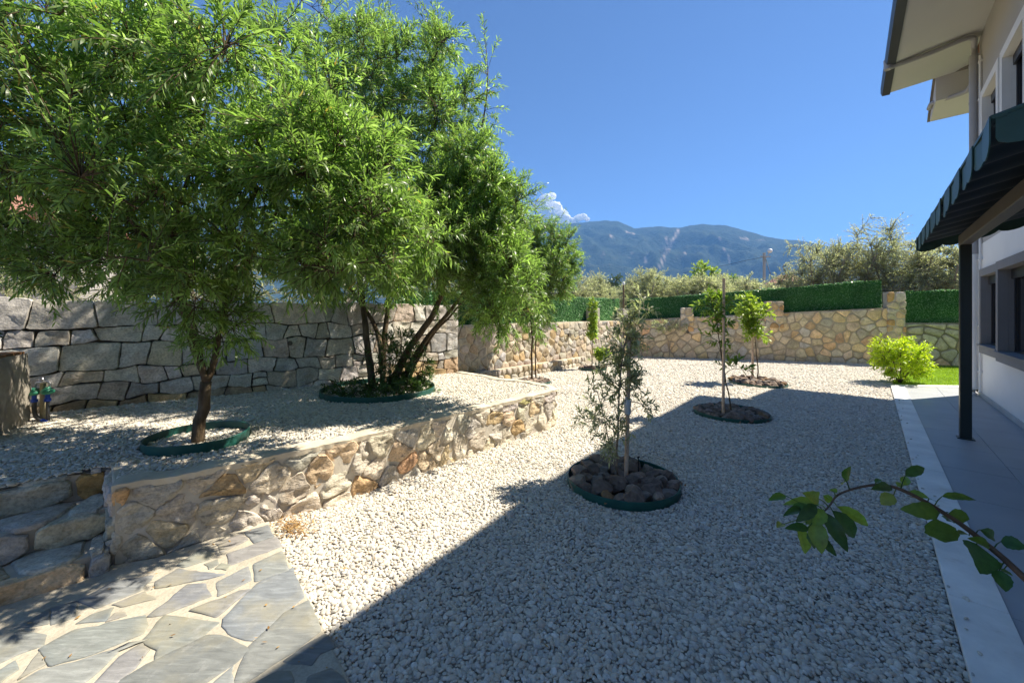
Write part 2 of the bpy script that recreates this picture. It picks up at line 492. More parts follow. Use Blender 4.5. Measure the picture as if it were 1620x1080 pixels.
o = pb.build('cloud', k.m, smooth=True); tag(o, 'white cumulus cloud rising above the mountain beside the tree', 'cloud', kind='stuff')
pb = puff([cl(916, 345, 7), cl(923, 343, 6), cl(910, 347, 5), cl(929, 347, 4)], 4)
o = pb.build('cloud', k.m, smooth=True); tag(o, 'small white cloud just above the left mountain peak', 'cloud', kind='stuff')

# air: a box round the scene, clear of the sky and the clouds
g = MB()
g.box((0, 0, 190), (1720, 0, 0), (0, 1720, 0), (0, 0, 195))
k = Mat('air'); k.t.nodes.remove(k.b)
pv = k.n('VolumePrincipled')
pv.inputs['Color'].default_value = (0.20, 0.48, 1.0, 1)
pv.inputs['Density'].default_value = 0.00047
pv.inputs['Anisotropy'].default_value = 0.0
k.l(pv.outputs[0], k.out.inputs['Volume'])
o = g.build('haze', k.m); tag(o, 'thin blue summer haze in the air before the mountain', 'haze', kind='stuff')

# ------------------------------------------------------------------ gravel court
OUT = [H(0.06, -4.1), H(0.06, -3.49)]               # planter outline, from the steps round to the grey wall
FRONT = [H(0.06, -3.49), Vector((-2.148, 2.652, 0)), Vector((-1.862, 2.913, 0)), Vector((-1.521, 3.2, 0)), Vector((-0.931, 3.8125, 0)), Vector((-0.174, 4.604, 0)), Vector((0.47, 5.27, 0)),
         Vector((0.61, 5.46, 0)), Vector((0.62, 5.66, 0)), Vector((0.5, 5.88, 0)), Vector((0.28, 6.1, 0)), Vector((-0.2, 6.4, 0)), Vector((-0.56, 6.8, 0)), Vector((-0.95, 7.12, 0))]
CORNER = Vector((4.2, 14.2, 0))
WEST = H(4.6, -6.6)                                 # start of the cream wall, behind the end of the grey one
FARDIR = Vector((6.96, -2.15, 0))
def far(t): return CORNER + FARDIR * t
T_END = H(11.715, 0.31)                             # far corner of the terrace
BENCH = [H(5.0, -6.37), H(10.15, -6.37)]

court = [FRONT[0], Vector((-1.85, 2.93, 0))] + FRONT[3:] + [WEST, CORNER, far(1.12), T_END, H(-3, 0.31), H(-3, -3.42), H(0.06, -3.42)]
g = MB(); g.add([(p.x, p.y, 0.004) for p in court], [tuple(range(len(court)))[::-1]])
o = g.build('gravel_bed', M['gravel_under']); tag(o, 'compacted bed under the white gravel of the courtyard', 'gravel bed', kind='structure')

def inside(poly, xy):
    x, y = xy[:, 0], xy[:, 1]
    r = np.zeros(len(xy), bool)
    j = len(poly) - 1
    for i in range(len(poly)):
        xi, yi, xj, yj = poly[i][0], poly[i][1], poly[j][0], poly[j][1]
        c = (yi > y) != (yj > y)
        with np.errstate(divide='ignore', invalid='ignore'):
            r ^= c & (x < (xj - xi) * (y - yi) / (yj - yi + 1e-12) + xi)
        j = i
    return r

RINGS = [(Vector((1.03, 3.60, 0)), 0.50), (Vector((3.44, 6.06, 0)), 0.53), (Vector((5.55, 8.72, 0)), 0.57), (Vector((2.27, 10.9, 0)), 0.37), (Vector((0.5, 8.85, 0)), 0.38)]
TRINGS = [(Vector((-2.68, 3.30, 0.49)), 0.36, 0.36), (Vector((-1.85, 5.38, 0.49)), 0.76, 0.72)]
PATHPOLY = [at(427, 829), at(474, 930), at(510, 999), at(550, 1079), H(0.0, -1.0), H(-3, -1.0), H(-3, -3.42), H(0.06, -3.45), at(316, 863)]

# pebble shapes, used only by the scatter below
import bmesh
pcol = bpy.data.collections.new('pebble_shapes')
for i in range(9):
    bm = bmesh.new()
    bmesh.ops.create_icosphere(bm, subdivisions=2, radius=0.5)
    sx, sy, sz = 1.0 + rng.uniform(-.1, .25), 0.78 + rng.uniform(-.12, .12), 0.46 + rng.uniform(-.1, .12)
    for v in bm.verts:
        d = 1 + 0.15 * noise.noise(v.co * 2.0 + Vector((i * 7.3, 0, 0)))
        v.co = Vector((v.co.x * sx, v.co.y * sy, v.co.z * sz)) * d
    me = bpy.data.meshes.new('pebble')
    bm.to_mesh(me); bm.free()
    me.polygons.foreach_set('use_smooth', [True] * len(me.polygons))
    me.materials.append(M['pebble'])
    pcol.objects.link(bpy.data.objects.new('pebble', me))

def scatter_tree():
    ng = bpy.data.node_groups.new('scatter_pebbles', 'GeometryNodeTree')
    ng.interface.new_socket('Geometry', in_out='INPUT', socket_type='NodeSocketGeometry')
    ng.interface.new_socket('Geometry', in_out='OUTPUT', socket_type='NodeSocketGeometry')
    i = ng.nodes.new('NodeGroupInput'); o = ng.nodes.new('NodeGroupOutput')
    ci = ng.nodes.new('GeometryNodeCollectionInfo')
    ci.inputs['Collection'].default_value = pcol
    ci.inputs['Separate Children'].default_value = True
    ci.inputs['Reset Children'].default_value = True
    iop = ng.nodes.new('GeometryNodeInstanceOnPoints')
    iop.inputs['Pick Instance'].default_value = True
    def attr(name, typ):
        a = ng.nodes.new('GeometryNodeInputNamedAttribute')
        a.data_type = typ
        a.inputs['Name'].default_value = name
        return a.outputs['Attribute']
    ng.links.new(i.outputs[0], iop.inputs['Points'])
    ng.links.new(ci.outputs[0], iop.inputs['Instance'])
    ng.links.new(attr('turn', 'FLOAT_VECTOR'), iop.inputs['Rotation'])
    ng.links.new(attr('size', 'FLOAT_VECTOR'), iop.inputs['Scale'])
    ng.links.new(attr('pick', 'INT'), iop.inputs['Instance Index'])
    ng.links.new(iop.outputs[0], o.inputs[0])
    return ng
SCATTER = scatter_tree()

def scatter(name, xy, z, size, nr):
    n = len(xy)
    me = bpy.data.meshes.new(name)
    me.vertices.add(n)
    co = np.column_stack([xy, z]).astype(np.float32)
    me.vertices.foreach_set('co', co.ravel())
    rot = np.column_stack([nr.normal(0, 0.3, n), nr.normal(0, 0.3, n), nr.uniform(0, 6.283, n)]).astype(np.float32)
    a = me.attributes.new('turn', 'FLOAT_VECTOR', 'POINT'); a.data.foreach_set('vector', rot.ravel())
    sz = size[:, None] * np.column_stack([nr.uniform(.85, 1.15, n), nr.uniform(.85, 1.15, n), nr.uniform(.85, 1.15, n)])
    a = me.attributes.new('size', 'FLOAT_VECTOR', 'POINT'); a.data.foreach_set('vector', sz.astype(np.float32).ravel())
    a = me.attributes.new('pick', 'INT', 'POINT'); a.data.foreach_set('value', nr.integers(0, 9, n).astype(np.int32))
    o = link(name, me, None)
    md = o.modifiers.new('scatter', 'NODES'); md.node_group = SCATTER
    return o

nr = np.random.default_rng(11)
def jgrid(x0, x1, y0, y1, s):
    xs = np.arange(x0, x1, s); ys = np.arange(y0, y1, s * 0.87)
    X, Y = np.meshgrid(xs, ys)
    X[1::2] += s / 2
    X = X + nr.uniform(-.36, .36, X.shape) * s; Y = Y + nr.uniform(-.36, .36, Y.shape) * s
    return np.column_stack([X.ravel(), Y.ravel()])
sets = []
for (y0, y1, s, d) in ((0.9, 4.2, 0.0202, 0.0275), (4.2, 7.0, 0.024, 0.0325), (7.0, 14.4, 0.031, 0.041)):
    q = jgrid(-2.9, 12.5, y0, y1, s)
    ok = inside([(p.x, p.y) for p in court], q) & (np.abs(q[:, 0]) < q[:, 1] * 1.42 + 0.25) & ~inside([(p.x, p.y) for p in PATHPOLY], q)
    ok &= ~((q @ np.array([N.x, N.y])) < -6.36)
    for c, r in RINGS:
        ok &= np.hypot(q[:, 0] - c.x, q[:, 1] - c.y) > r + 0.012
    q = q[ok]
    sets.append((q, nr.lognormal(0, 0.27, len(q)) * d))
st = np.array([[v.x, v.y] for v in (H(nr.uniform(.8, 11), .318 + abs(nr.normal(0, .05))) for _ in range(46))])
sets.append((st, nr.uniform(.016, .028, len(st))))
q = np.vstack([s[0] for s in sets]); sz = np.concatenate([s[1] for s in sets])
und = np.array([0.010 * noise.noise(Vector((x * 1.7, y * 1.7, 0))) for x, y in q])
zq = nr.uniform(0.002, 0.012, len(q)) + und
zq[-len(st):] = 0.056
o = scatter('gravel', q, zq, sz, nr)
tag(o, 'white pebble gravel covering the courtyard', 'gravel', kind='stuff')

# ------------------------------------------------------------------ stone fields
def clip(poly, nx, ny, c):
    out = []
    for i in range(len(poly)):
        p, q = poly[i], poly[(i + 1) % len(poly)]
        dp, dq = nx * p[0] + ny * p[1] - c, nx * q[0] + ny * q[1] - c
        if dp <= 0: out.append(p)
        if (dp < 0 < dq) or (dq < 0 < dp):
            t = dp / (dp - dq)
            out.append((p[0] + (q[0] - p[0]) * t, p[1] + (q[1] - p[1]) * t))
    return out

def cells(dom, seeds, gap):                          # stones of a wall: neighbours share a joint of width gap
    res = []
    for i, (x, y) in enumerate(seeds):
        near = sorted((((x - u) ** 2 + (y - v) ** 2), u, v) for j, (u, v) in enumerate(seeds) if j != i)[:22]
        poly = dom
        for d2, u, v in near:
            d = math.sqrt(d2)
            nx, ny = (u - x) / d, (v - y) / d
            poly = clip(poly, nx, ny, nx * (x + u) / 2 + ny * (y + v) / 2 - gap / 2)
            if len(poly) < 3: break
        if len(poly) >= 3: res.append(poly)
    return res

def chaikin(p, k, it):
    for _ in range(it):
        q = []
        for i in range(len(p)):
            a, b = p[i], p[(i + 1) % len(p)]
            q.append((a[0] + (b[0] - a[0]) * k, a[1] + (b[1] - a[1]) * k))
            q.append((b[0] + (a[0] - b[0]) * k, b[1] + (a[1] - b[1]) * k))
        p = q
    return p

def resample(p, L):
    q = []
    for i in range(len(p)):
        a, b = p[i], p[(i + 1) % len(p)]
        d = math.hypot(b[0] - a[0], b[1] - a[1])
        n = max(1, int(round(d / L)))
        for j in range(n):
            q.append((a[0] + (b[0] - a[0]) * j / n, a[1] + (b[1] - a[1]) * j / n))
    return q

def along(pts):                                      # frame along a line: (u, v, d) -> world, d out of the wall on its right side
    L = [0.0]
    for a, b in zip(pts, pts[1:]): L.append(L[-1] + (b - a).length)
    nrm = []
    for i in range(len(pts)):
        t = (pts[min(i + 1, len(pts) - 1)] - pts[max(i - 1, 0)]).normalized()
        nrm.append(Vector((t.y, -t.x, 0)))
    def Fn(u, v, d):
        i = 0
        while i < len(L) - 2 and u > L[i + 1]: i += 1
        t = (u - L[i]) / (L[i + 1] - L[i])
        n = nrm[i].lerp(nrm[i + 1], max(0, min(1, t)))
        p = pts[i].lerp(pts[i + 1], t) if 0 <= t <= 1 else pts[i] + (pts[i + 1] - pts[i]) * t
        return p + n * d + Vector((0, 0, v))
    return Fn, L[-1]

def rows(L, z0, ztop, rh, rw, rnd, jit=0.28):
    out = []
    v = z0 + rh * 0.5
    r = 0
    hmax = max(ztop(0), ztop(L), ztop(L / 2))
    while v < hmax + rh * 0.3:
        u = -rnd.random() * rw
        while u < L + rw * 0.4:
            w = rw * rnd.uniform(0.65, 1.5)
            if v < ztop(u) + rh * .2:
                out.append((u + w / 2, v + rnd.uniform(-jit, jit) * rh))
            u += w
        v += rh * rnd.uniform(0.85, 1.15)
        r += 1
    return out

def stone_mesh(poly, Fn, off, proud, lev, rnd, rough, sharp=None, close=False, flat=0.0):
    cx = sum(p[0] for p in poly) / len(poly); cy = sum(p[1] for p in poly) / len(poly)
    n = len(poly)
    sd = rnd.uniform(0, 100)
    tilt = (rnd.uniform(-flat, flat), rnd.uniform(-flat, flat))
    vs, fs = [], []
    for (ins, dep) in lev:
        for (u, v) in poly:
            uu, vv = u + (cx - u) * ins, v + (cy - v) * ins
            d = dep * proud
            if dep > 0:
                d += rough * noise.noise(Vector((uu * 7, vv * 13, sd))) * (0.4 + dep)
                if close: d += rough * 0.6 * noise.noise(Vector((uu * 18, vv * 36, sd)))
                d += (uu - cx) * tilt[0] + (vv - cy) * tilt[1]
            w = rough * 0.8
            uu += w * noise.noise(Vector((u * 17, v * 17, sd + 9))); vv += w * noise.noise(Vector((u * 17, v * 17, sd + 31)))
            vs.append(Fn(uu, vv, d) - off)
    for r in range(len(lev) - 1):
        for i in range(n):
            j = (i + 1) % n
            fs.append((r * n + i, r * n + j, (r + 1) * n + j, (r + 1) * n + i))
    vs.append(Fn(cx, cy, lev[-1][1] * proud + rough * noise.noise(Vector((cx * 11, cy * 11, sd)))) - off)
    c = len(vs) - 1
    b = (len(lev) - 1) * n
    for i in range(n): fs.append((b + i, b + (i + 1) % n, c))
    me = bpy.data.meshes.new('stone')
    me.from_pydata([tuple(v) for v in vs], [], fs)
    me.polygons.foreach_set('use_smooth', [True] * len(fs))
    if sharp: me.set_sharp_from_angle(angle=math.radians(sharp))
    return me

def jitter_col(c, rnd, a=0.18):
    s = 1 + rnd.uniform(-a, a)
    return (c[0] * s * (1 + rnd.uniform(-.05, .05)), c[1] * s, c[2] * s * (1 + rnd.uniform(-.08, .08)), 1)

def courses(L, z0, ztop, rh, rw, gap, rnd):           # roughly squared blocks laid in wandering courses
    out = []
    zs = [z0]
    hmax = max(ztop(0), ztop(L))
    while zs[-1] < hmax - rh * .55: zs.append(zs[-1] + rh * rnd.uniform(.75, 1.3))
    zs[-1] = hmax
    sd = rnd.uniform(0, 50)
    def vl(k_, u):
        if k_ == 0: return z0
        if k_ == len(zs) - 1: return ztop(u)
        return zs[k_] + rh * .26 * noise.noise(Vector((u * .9, k_ * 3.3, sd))) + rh * .34 * noise.noise(Vector((u * 3.4, k_ * 5.1, sd)))
    for k_ in range(len(zs) - 1):
        u = 0.0
        sl = 0.0
        g2 = gap / 2
        hh = zs[k_ + 1] - zs[k_]
        while u < L - .05:
            rw_ = rw(u) if callable(rw) else rw
            w = rw_ * rnd.uniform(.55, 1.65) * (hh / rh) ** .5
            e = min(u + w, L)
            if L - e < rw_ * .35: e = L
            g2 = gap / 2 * rnd.uniform(.3, 1.7)
            s2 = rnd.uniform(-.34, .34) * hh if e < L else 0
            def quad(u0, u1, sa, sb, f0, f1):
                def pt(ub, f, sl_): 
                    x = ub + sl_ * (f - .5)
                    return (x, vl(k_, x) * (1 - f) + vl(k_ + 1, x) * f)
                p_ = [pt(u0, f0, sa), pt((u0 + u1) / 2, f0, 0), pt(u1, f0, sb), pt(u1, (f0 + f1) / 2, sb), pt(u1, f1, sb), pt((u0 + u1) / 2, f1, 0), pt(u0, f1, sa), pt(u0, (f0 + f1) / 2, sa)]
                cx_ = sum(q[0] for q in p_) / 8; cy_ = sum(q[1] for q in p_) / 8
                return [(q[0] - math.copysign(min(g2, abs(q[0] - cx_) * .5), q[0] - cx_), q[1] - math.copysign(min(g2, abs(q[1] - cy_) * .5), q[1] - cy_)) for q in p_]
            if rnd.random() < .18 and e - u < rw_ * .9:
                f = rnd.uniform(.4, .6)
                out.append(quad(u, e, sl, s2, 0, f)); out.append(quad(u, e, sl, s2, f, 1))
            else:
                out.append(quad(u, e, sl, s2, 0, 1))
            u, sl = e, s2
    return out

def field(parent, pts, z0, ztop, rh, rw, gap, seed, mat, pal, proud=0.03, rnd_k=0.2, rnd_it=1, step=0.2, rough=0.012, sharp=None, close=False, jit=0.28, flat=0.0, skip=None, special=(), name='stone', coursed=False):
    Fn, L = along(pts)
    rnd = random.Random(seed)
    dom = [(0, z0), (L, z0), (L, ztop(L)), (0, ztop(0))]
    if abs(ztop(L / 2) - (ztop(0) + ztop(L)) / 2) > 0.03:
        dom.insert(3, (L / 2, ztop(L / 2)))
    off = base_of(parent)
    cnt = 0
    lev = [(0, -1.0), (0, 0.55), (0.025, 0.95), (0.3, 1.0), (0.6, 1.0)] if coursed else [(0, -1.2), (0, 0.25), (0.035, 0.75), (0.14, 0.95), (0.35, 1.0), (0.65, 1.0)] if close else [(0, -1.0), (0, 0.25), (0.12, 0.85), (0.45, 1.0)]
    for poly in (courses(L, z0, ztop, rh, rw, gap, rnd) if coursed else cells(dom, rows(L, z0, ztop, rh, rw, rnd, jit), gap)):
        w = max(p[0] for p in poly) - min(p[0] for p in poly); h = max(p[1] for p in poly) - min(p[1] for p in poly)
        if w < 0.05 or h < 0.035: continue
        cx = sum(p[0] for p in poly) / len(poly); cy = sum(p[1] for p in poly) / len(poly)
        if skip and skip(cx, cy): continue
        poly = chaikin(poly, rnd_k, rnd_it)
        poly = resample(poly, step)
        me = stone_mesh(poly, Fn, off, proud * rnd.uniform(0.7, 1.3), lev, rnd, rough, sharp, close, flat)
        o = link(name, me, mat, parent)
        c = rnd.choices([p[1] for p in pal], [p[0] for p in pal])[0]
        for (pu, pv, pr, pc) in special:
            if math.hypot(cx - pu, (cy - pv) * 1.5) < pr: c = pc
        o.color = jitter_col(c, rnd)
        cnt += 1
    return cnt

def wall_core(parent, name, pts, z0, ztop, thick, mat, back=0.0, cap=None):     # solid body behind the stones
    Fn, L = along(pts)
    Ls = [0.0]
    for a, b in zip(pts, pts[1:]): Ls.append(Ls[-1] + (b - a).length)
    us = []
    for a, b in zip(Ls, Ls[1:]):
        n = max(1, int((b - a) / 0.3))
        us += [a + (b - a) * i / n for i in range(n)]
    us.append(L)
    mb = MB()
    vs, fs = [], []
    for u in us:
        zt = ztop(u)
        vs += [Fn(u, z0, -back), Fn(u, zt, -back), Fn(u, zt, -back - thick), Fn(u, z0, -back - thick)]
    for i in range(len(us) - 1):
        for k in range(4):
            k2 = (k + 1) % 4
            fs.append((i * 4 + k, (i + 1) * 4 + k, (i + 1) * 4 + k2, i * 4 + k2))
    fs += [(0, 1, 2, 3), tuple(len(vs) - 4 + q for q in (3, 2, 1, 0))]
    mb.add(vs, fs)
    return mb.build(name, mat, parent)

GREY = [(5, (0.60, 0.565, 0.51)), (4, (0.68, 0.635, 0.57)), (2, (0.52, 0.495, 0.46)), (2, (0.63, 0.54, 0.43))]
CREAM = [(4, (0.46, 0.41, 0.34)), (3, (0.53, 0.47, 0.38)), (2, (0.46, 0.38, 0.27)), (1, (0.40, 0.38, 0.35)), (1, (0.50, 0.38, 0.22))]
BUFF = [(4, (0.60, 0.50, 0.36)), (3, (0.66, 0.53, 0.36)), (2, (0.70, 0.52, 0.30)), (2, (0.54, 0.48, 0.40)), (1, (0.64, 0.43, 0.25))]
PLANT = [(5, (0.57, 0.51, 0.42)), (4, (0.63, 0.55, 0.43)), (2, (0.52, 0.47, 0.40)), (2, (0.62, 0.49, 0.33))]
ORANGE, RUST, OCHRE = (0.66, 0.44, 0.23), (0.55, 0.34, 0.20), (0.62, 0.48, 0.29)

# --- raised bed: front retaining wall
bed = thing('retaining_wall', FRONT[0], 'low rubble retaining wall holding up the raised gravel bed, curving at its far end', 'wall')
TOPZ = 0.525
wall_core(bed, 'mortar_core', FRONT, -0.05, lambda u: TOPZ - 0.035, 0.30, M['mortar_grey'], back=0.0)
wall_core(bed, 'mortar_core', [H(0.06, -4.1), H(0.06, -3.47)], -0.05, lambda u: TOPZ - 0.036, 0.20, M['mortar_grey'], back=0.013)
_, LF = along(FRONT)
field(bed, FRONT, -0.03, lambda u: TOPZ - 0.03, 0.145, 0.27, 0.010, 21, M['limestone'], PLANT, 0.015, 0.2, 1, 0.028, 0.021, 50, True, 0.45, 0.14,
      special=((0.10, 0.40, 0.1, ORANGE), (0.5, 0.36, 0.09, (0.47, 0.33, 0.19)), (0.27, 0.08, 0.10, (0.58, 0.44, 0.28)), (1.05, 0.13, 0.1, ORANGE), (1.45, 0.10, 0.12, ORANGE), (1.62, 0.28, 0.09, OCHRE),
               (2.05, 0.30, 0.1, RUST), (2.0, 0.1, 0.1, (0.5, 0.32, 0.2)), (2.5, 0.1, 0.1, OCHRE), (2.55, 0.42, 0.1, OCHRE), (3.2, 0.28, 0.12, OCHRE), (3.5, 0.1, 0.15, (0.52, 0.38, 0.2)), (3.7, 0.42, 0.09, (0.5, 0.45, 0.2))))
field(bed, [H(0.06, -4.1), H(0.06, -3.49)], -0.03, lambda u: TOPZ - 0.03, 0.16, 0.24, 0.018, 22, M['limestone'], PLANT, 0.024, 0.16, 1, 0.045, 0.02, 42, True)
# mortar coping with an uneven inner edge
mb = MB()
Fn, L = along(FRONT)
nn = 320
vs, fs = [], []
for i in range(nn + 1):
    u = L * i / nn
    wd = 0.125 + 0.06 * noise.noise(Vector((u * 1.7, 0, 4))) + 0.045 * noise.noise(Vector((u * 7, 0, 2)))
    zz = TOPZ + 0.012 * noise.noise(Vector((u * 5, 1, 0))) + 0.006 * noise.noise(Vector((u * 17, 1, 0)))
    e = 0.016 + 0.02 * noise.noise(Vector((u * 6, 7, 0))) + 0.012 * noise.noise(Vector((u * 21, 7, 0)))
    vs += [Fn(u, zz - 0.05, e - .004), Fn(u, zz - 0.008, e), Fn(u, zz, e - 0.02), Fn(u, zz + 0.004, -wd * 0.5), Fn(u, zz, -wd), Fn(u, zz - 0.08, -wd - 0.02)]
for i in range(nn):
    for q in range(5): fs.append((i * 6 + q, (i + 1) * 6 + q, (i + 1) * 6 + q + 1, i * 6 + q + 1))
fs += [(0, 1, 2, 3, 4, 5), tuple(nn * 6 + q for q in (5, 4, 3, 2, 1, 0))]
mb.add(vs, fs)
mb.build('coping', M['mortar'], bed, smooth=True, sharp=45)
mb = MB(); mb.box(H(0.165, -3.80, TOPZ - 0.03), D * 0.10, N * 0.31, Vector((0, 0, 0.016))); mb.build('coping', M['mortar'], bed, bevel=0.01)

# --- raised bed gravel
Fn, L = along(FRONT)
inner = [Fn(L * i / 60, 0, -0.075) for i in range(61)]
WA, WB = Vector((-5.19, 4.19, 0)), Vector((-1.0, 7.07, 0))            # grey wall, foot line
fill = [H(0.12, -3.9)] + inner + [WB, WA - (WB - WA).normalized() * 5.0, H(-1.9, -6.4), H(-1.9, -4.0), H(0.0, -4.0)]
def bedz(x, y):
    w = (WB - WA).normalized()
    d = (x - WA.x) * w.y - (y - WA.y) * w.x                # metres out from the grey wall
    return 0.488 - 0.05 * max(0, 1 - abs(d) / 1.2) * max(0, min(1, (-x - 2.5) / 2))
q = jgrid(-6, 1, 1.2, 7.3, 0.2)
q = q[inside([(p.x, p.y) for p in fill], q)]
g = MB(); g.add([(p.x, p.y, 0.492) for p in fill], [tuple(range(len(fill)))[::-1]])
o = g.build('raised_bed', M['gravel_under']); tag(o, 'bed under the gravel behind the low retaining wall', 'gravel bed', kind='structure')
q = jgrid(-6.3, 0.7, 1.3, 7.2, 0.0215)
ok = inside([(p.x, p.y) for p in fill], q) & (np.abs(q[:, 0]) < q[:, 1] * 1.75 + 0.2)
for c, r, r2 in TRINGS:
    ok &= np.abs(np.hypot(q[:, 0] - c.x, (q[:, 1] - c.y) * r / r2) - r) > 0.012
q = q[ok]
zz = np.array([0.012 * noise.noise(Vector((x * 1.5, y * 1.5, 3))) for x, y in q]) + 0.503 + nr.uniform(0, 0.01, len(q))
o = scatter('raised_bed_gravel', q, zz, nr.lognormal(0, 0.28, len(q)) * 0.028, nr)
tag(o, 'pale gravel on the raised bed under the two big trees', 'gravel', kind='stuff')

# --- stone steps beside the raised bed
steps = thing('stone_steps', H(-0.8, -3.6), 'three rough stone steps climbing to the raised gravel bed, in leaf shade', 'steps')
zs = [0.0, 0.155, 0.325, 0.50]
ps = [-3.43, -3.70, -4.0, -4.25]
rnd = random.Random(5)
for i in range(3):
    mb = MB(); mb.hbox(-1.9, 0.045, ps[i] - 0.36 if i < 2 else ps[i] - 0.25, ps[i] - 0.016, zs[i] - 0.04, zs[i + 1] - 0.018)
    st = mb.build('step', M['mortar_grey'], steps)
    field(st, [H(-1.9, ps[i]), H(0.045, ps[i])], zs[i] - 0.01, lambda u: zs[i + 1] - 0.02, 0.2, 0.36, 0.02, 31 + i, M['limestone'], PLANT + [(2, OCHRE)], 0.035, 0.2, 1, 0.045, 0.022, 50, True, 0.1, 0.1,
          special=((1.75, 0.42, 0.17, (0.50, 0.32, 0.12)), (1.55, 0.05, 0.0, (0.44, 0.32, 0.23))))
    # tread slabs
    dom = [(-1.88, ps[i] - 0.30), (0.03, ps[i] - 0.30), (0.03, ps[i] + 0.005), (-1.88, ps[i] + 0.005)]
    seeds = [(-1.88 + 0.33 * j + rnd.uniform(-.06, .06), ps[i] - 0.15 + rnd.uniform(-.07, .07)) for j in range(7)]
    for poly in cells(dom, seeds, 0.03):
        poly = resample(chaikin(poly, 0.22, 1), 0.06)
        me = stone_mesh(poly, lambda u, v, d: H(u, v, zs[i + 1] - 0.02 + d), base_of(st), 0.022, [(0, -0.5), (0, .4), (0.06, .9), (0.4, 1.0)], rnd, 0.008, 50)
        o = link('tread_stone', me, M['limestone'], st); o.color = jitter_col((0.57, 0.52, 0.43), rnd)

# --- flagstone path
path = tag(bpy.data.objects.new('path', None), 'grey slate crazy paving path set in cream mortar', 'path', kind='structure')
path.location = at(300, 1000); COL.objects.link(path)
edge = [at(427, 829), at(450, 880), at(474, 930), at(492, 965), at(510, 999), at(532, 1042), at(550, 1079), at(640, 1260), H(-1.6, -0.25), H(-3, -0.6), H(-3, -3.43), H(0.0, -3.43), at(176, 900), at(243, 889), at(316, 864), at(380, 842)]
rnd = random.Random(9)
e2 = resample([(p.x, p.y) for p in edge], 0.06)
e2 = [(x + 0.010 * noise.noise(Vector((x * 9, y * 9, 0))), y + 0.010 * noise.noise(Vector((x * 9, y * 9, 5)))) for x, y in e2]
mb = MB(); mb.prism(e2, -0.03, 0.030); mb.build('mortar_bed', M['path_mortar'], path, bevel=0.012)
A, B = 'A', 'B'
FL = [('B', [(460, 215), (590, 180), (615, 240), (515, 275)]), ('B', [(300, 280), (440, 228), (470, 265), (325, 330)]), ('B', [(375, 335), (625, 250), (650, 300), (380, 400)]),
      ('B', [(85, 400), (215, 310), (270, 345), (255, 370), (120, 415)]), ('B', [(230, 400), (300, 375), (315, 395), (260, 425)]), ('B', [(290, 425), (330, 392), (375, 405), (350, 432)]),
      ('A', [(905, 490), (1016, 430), (1256, 462), (1136, 490), (905, 530)]), ('B', [(310, 500), (470, 418), (490, 490), (310, 575)]), ('B', [(515, 400), (665, 330), (700, 430), (525, 490)]),
      ('A', [(850, 690), (930, 630), (1056, 525), (1156, 520), (1181, 585), (936, 680)]), ('B', [(160, 655), (430, 555), (480, 548), (300, 690)]),
      ('B', [(355, 700), (530, 515), (710, 440), (770, 590), (500, 815), (400, 790), (350, 740)]), ('A', [(825, 830), (940, 700), (1036, 705), (1226, 735), (1136, 810), (890, 930), (900, 880)]),
      ('B', [(490, 870), (680, 690), (800, 625), (870, 780), (740, 880), (430, 1075), (425, 1040)]), ('A', [(640, 1110), (850, 970), (1176, 815), (1256, 820), (1396, 890), (1316, 960), (1136, 1080), (1000, 1170)]),
      ('B', [(240, 1110), (385, 985), (390, 1080), (360, 1170), (250, 1150)]), ('B', [(690, 945), (830, 845), (920, 800), (960, 870), (880, 910), (840, 960), (740, 960)]),
      ('B', [(460, 1130), (510, 1080), (640, 1010), (710, 1010), (735, 1060), (690, 1150)]), ('B', [(800, 1130), (830, 1040), (960, 990), (1035, 1080), (1000, 1150)]),
      ('A', [(260, 870), (430, 780), (790, 705), (820, 750), (780, 800), (560, 890), (320, 960)]), ('A', [(610, 725), (650, 680), (720, 670), (720, 690)]), ('A', [(440, 735), (520, 690), (640, 650), (600, 720)]),
      ('A', [(60, 1110), (250, 1000), (440, 950), (820, 840), (700, 860), (560, 1000), (440, 1090)]), ('A', [(545, 1080), (680, 930), (800, 860), (840, 890), (770, 980), (600, 1130)]),
      ('A', [(110, 1050), (220, 900), (260, 970)]), ('A', [(-60, 1040), (80, 950), (105, 990), (-40, 1100)]), ('A', [(-100, 1000), (-60, 850), (120, 780), (250, 800), (230, 860), (100, 910)]),
      ('A', [(650, 625), (820, 560), (880, 600), (700, 640)]), ('A', [(470, 600), (640, 505), (860, 470), (800, 545), (560, 640)]), ('A', [(290, 740), (300, 650), (440, 610), (420, 700)]), ('A', [(90, 760), (280, 660), (270, 740)])]
flags = []
for src, poly in FL:
    flags.append([(at((x / 3.6) if src == 'A' else 260 + x / 3.6, 780 + y / 3.6, 0.036)) for x, y in poly])
fc = [(0.20, 0.21, 0.213), (0.235, 0.237, 0.228), (0.185, 0.20, 0.21), (0.245, 0.238, 0.205), (0.215, 0.222, 0.222)]
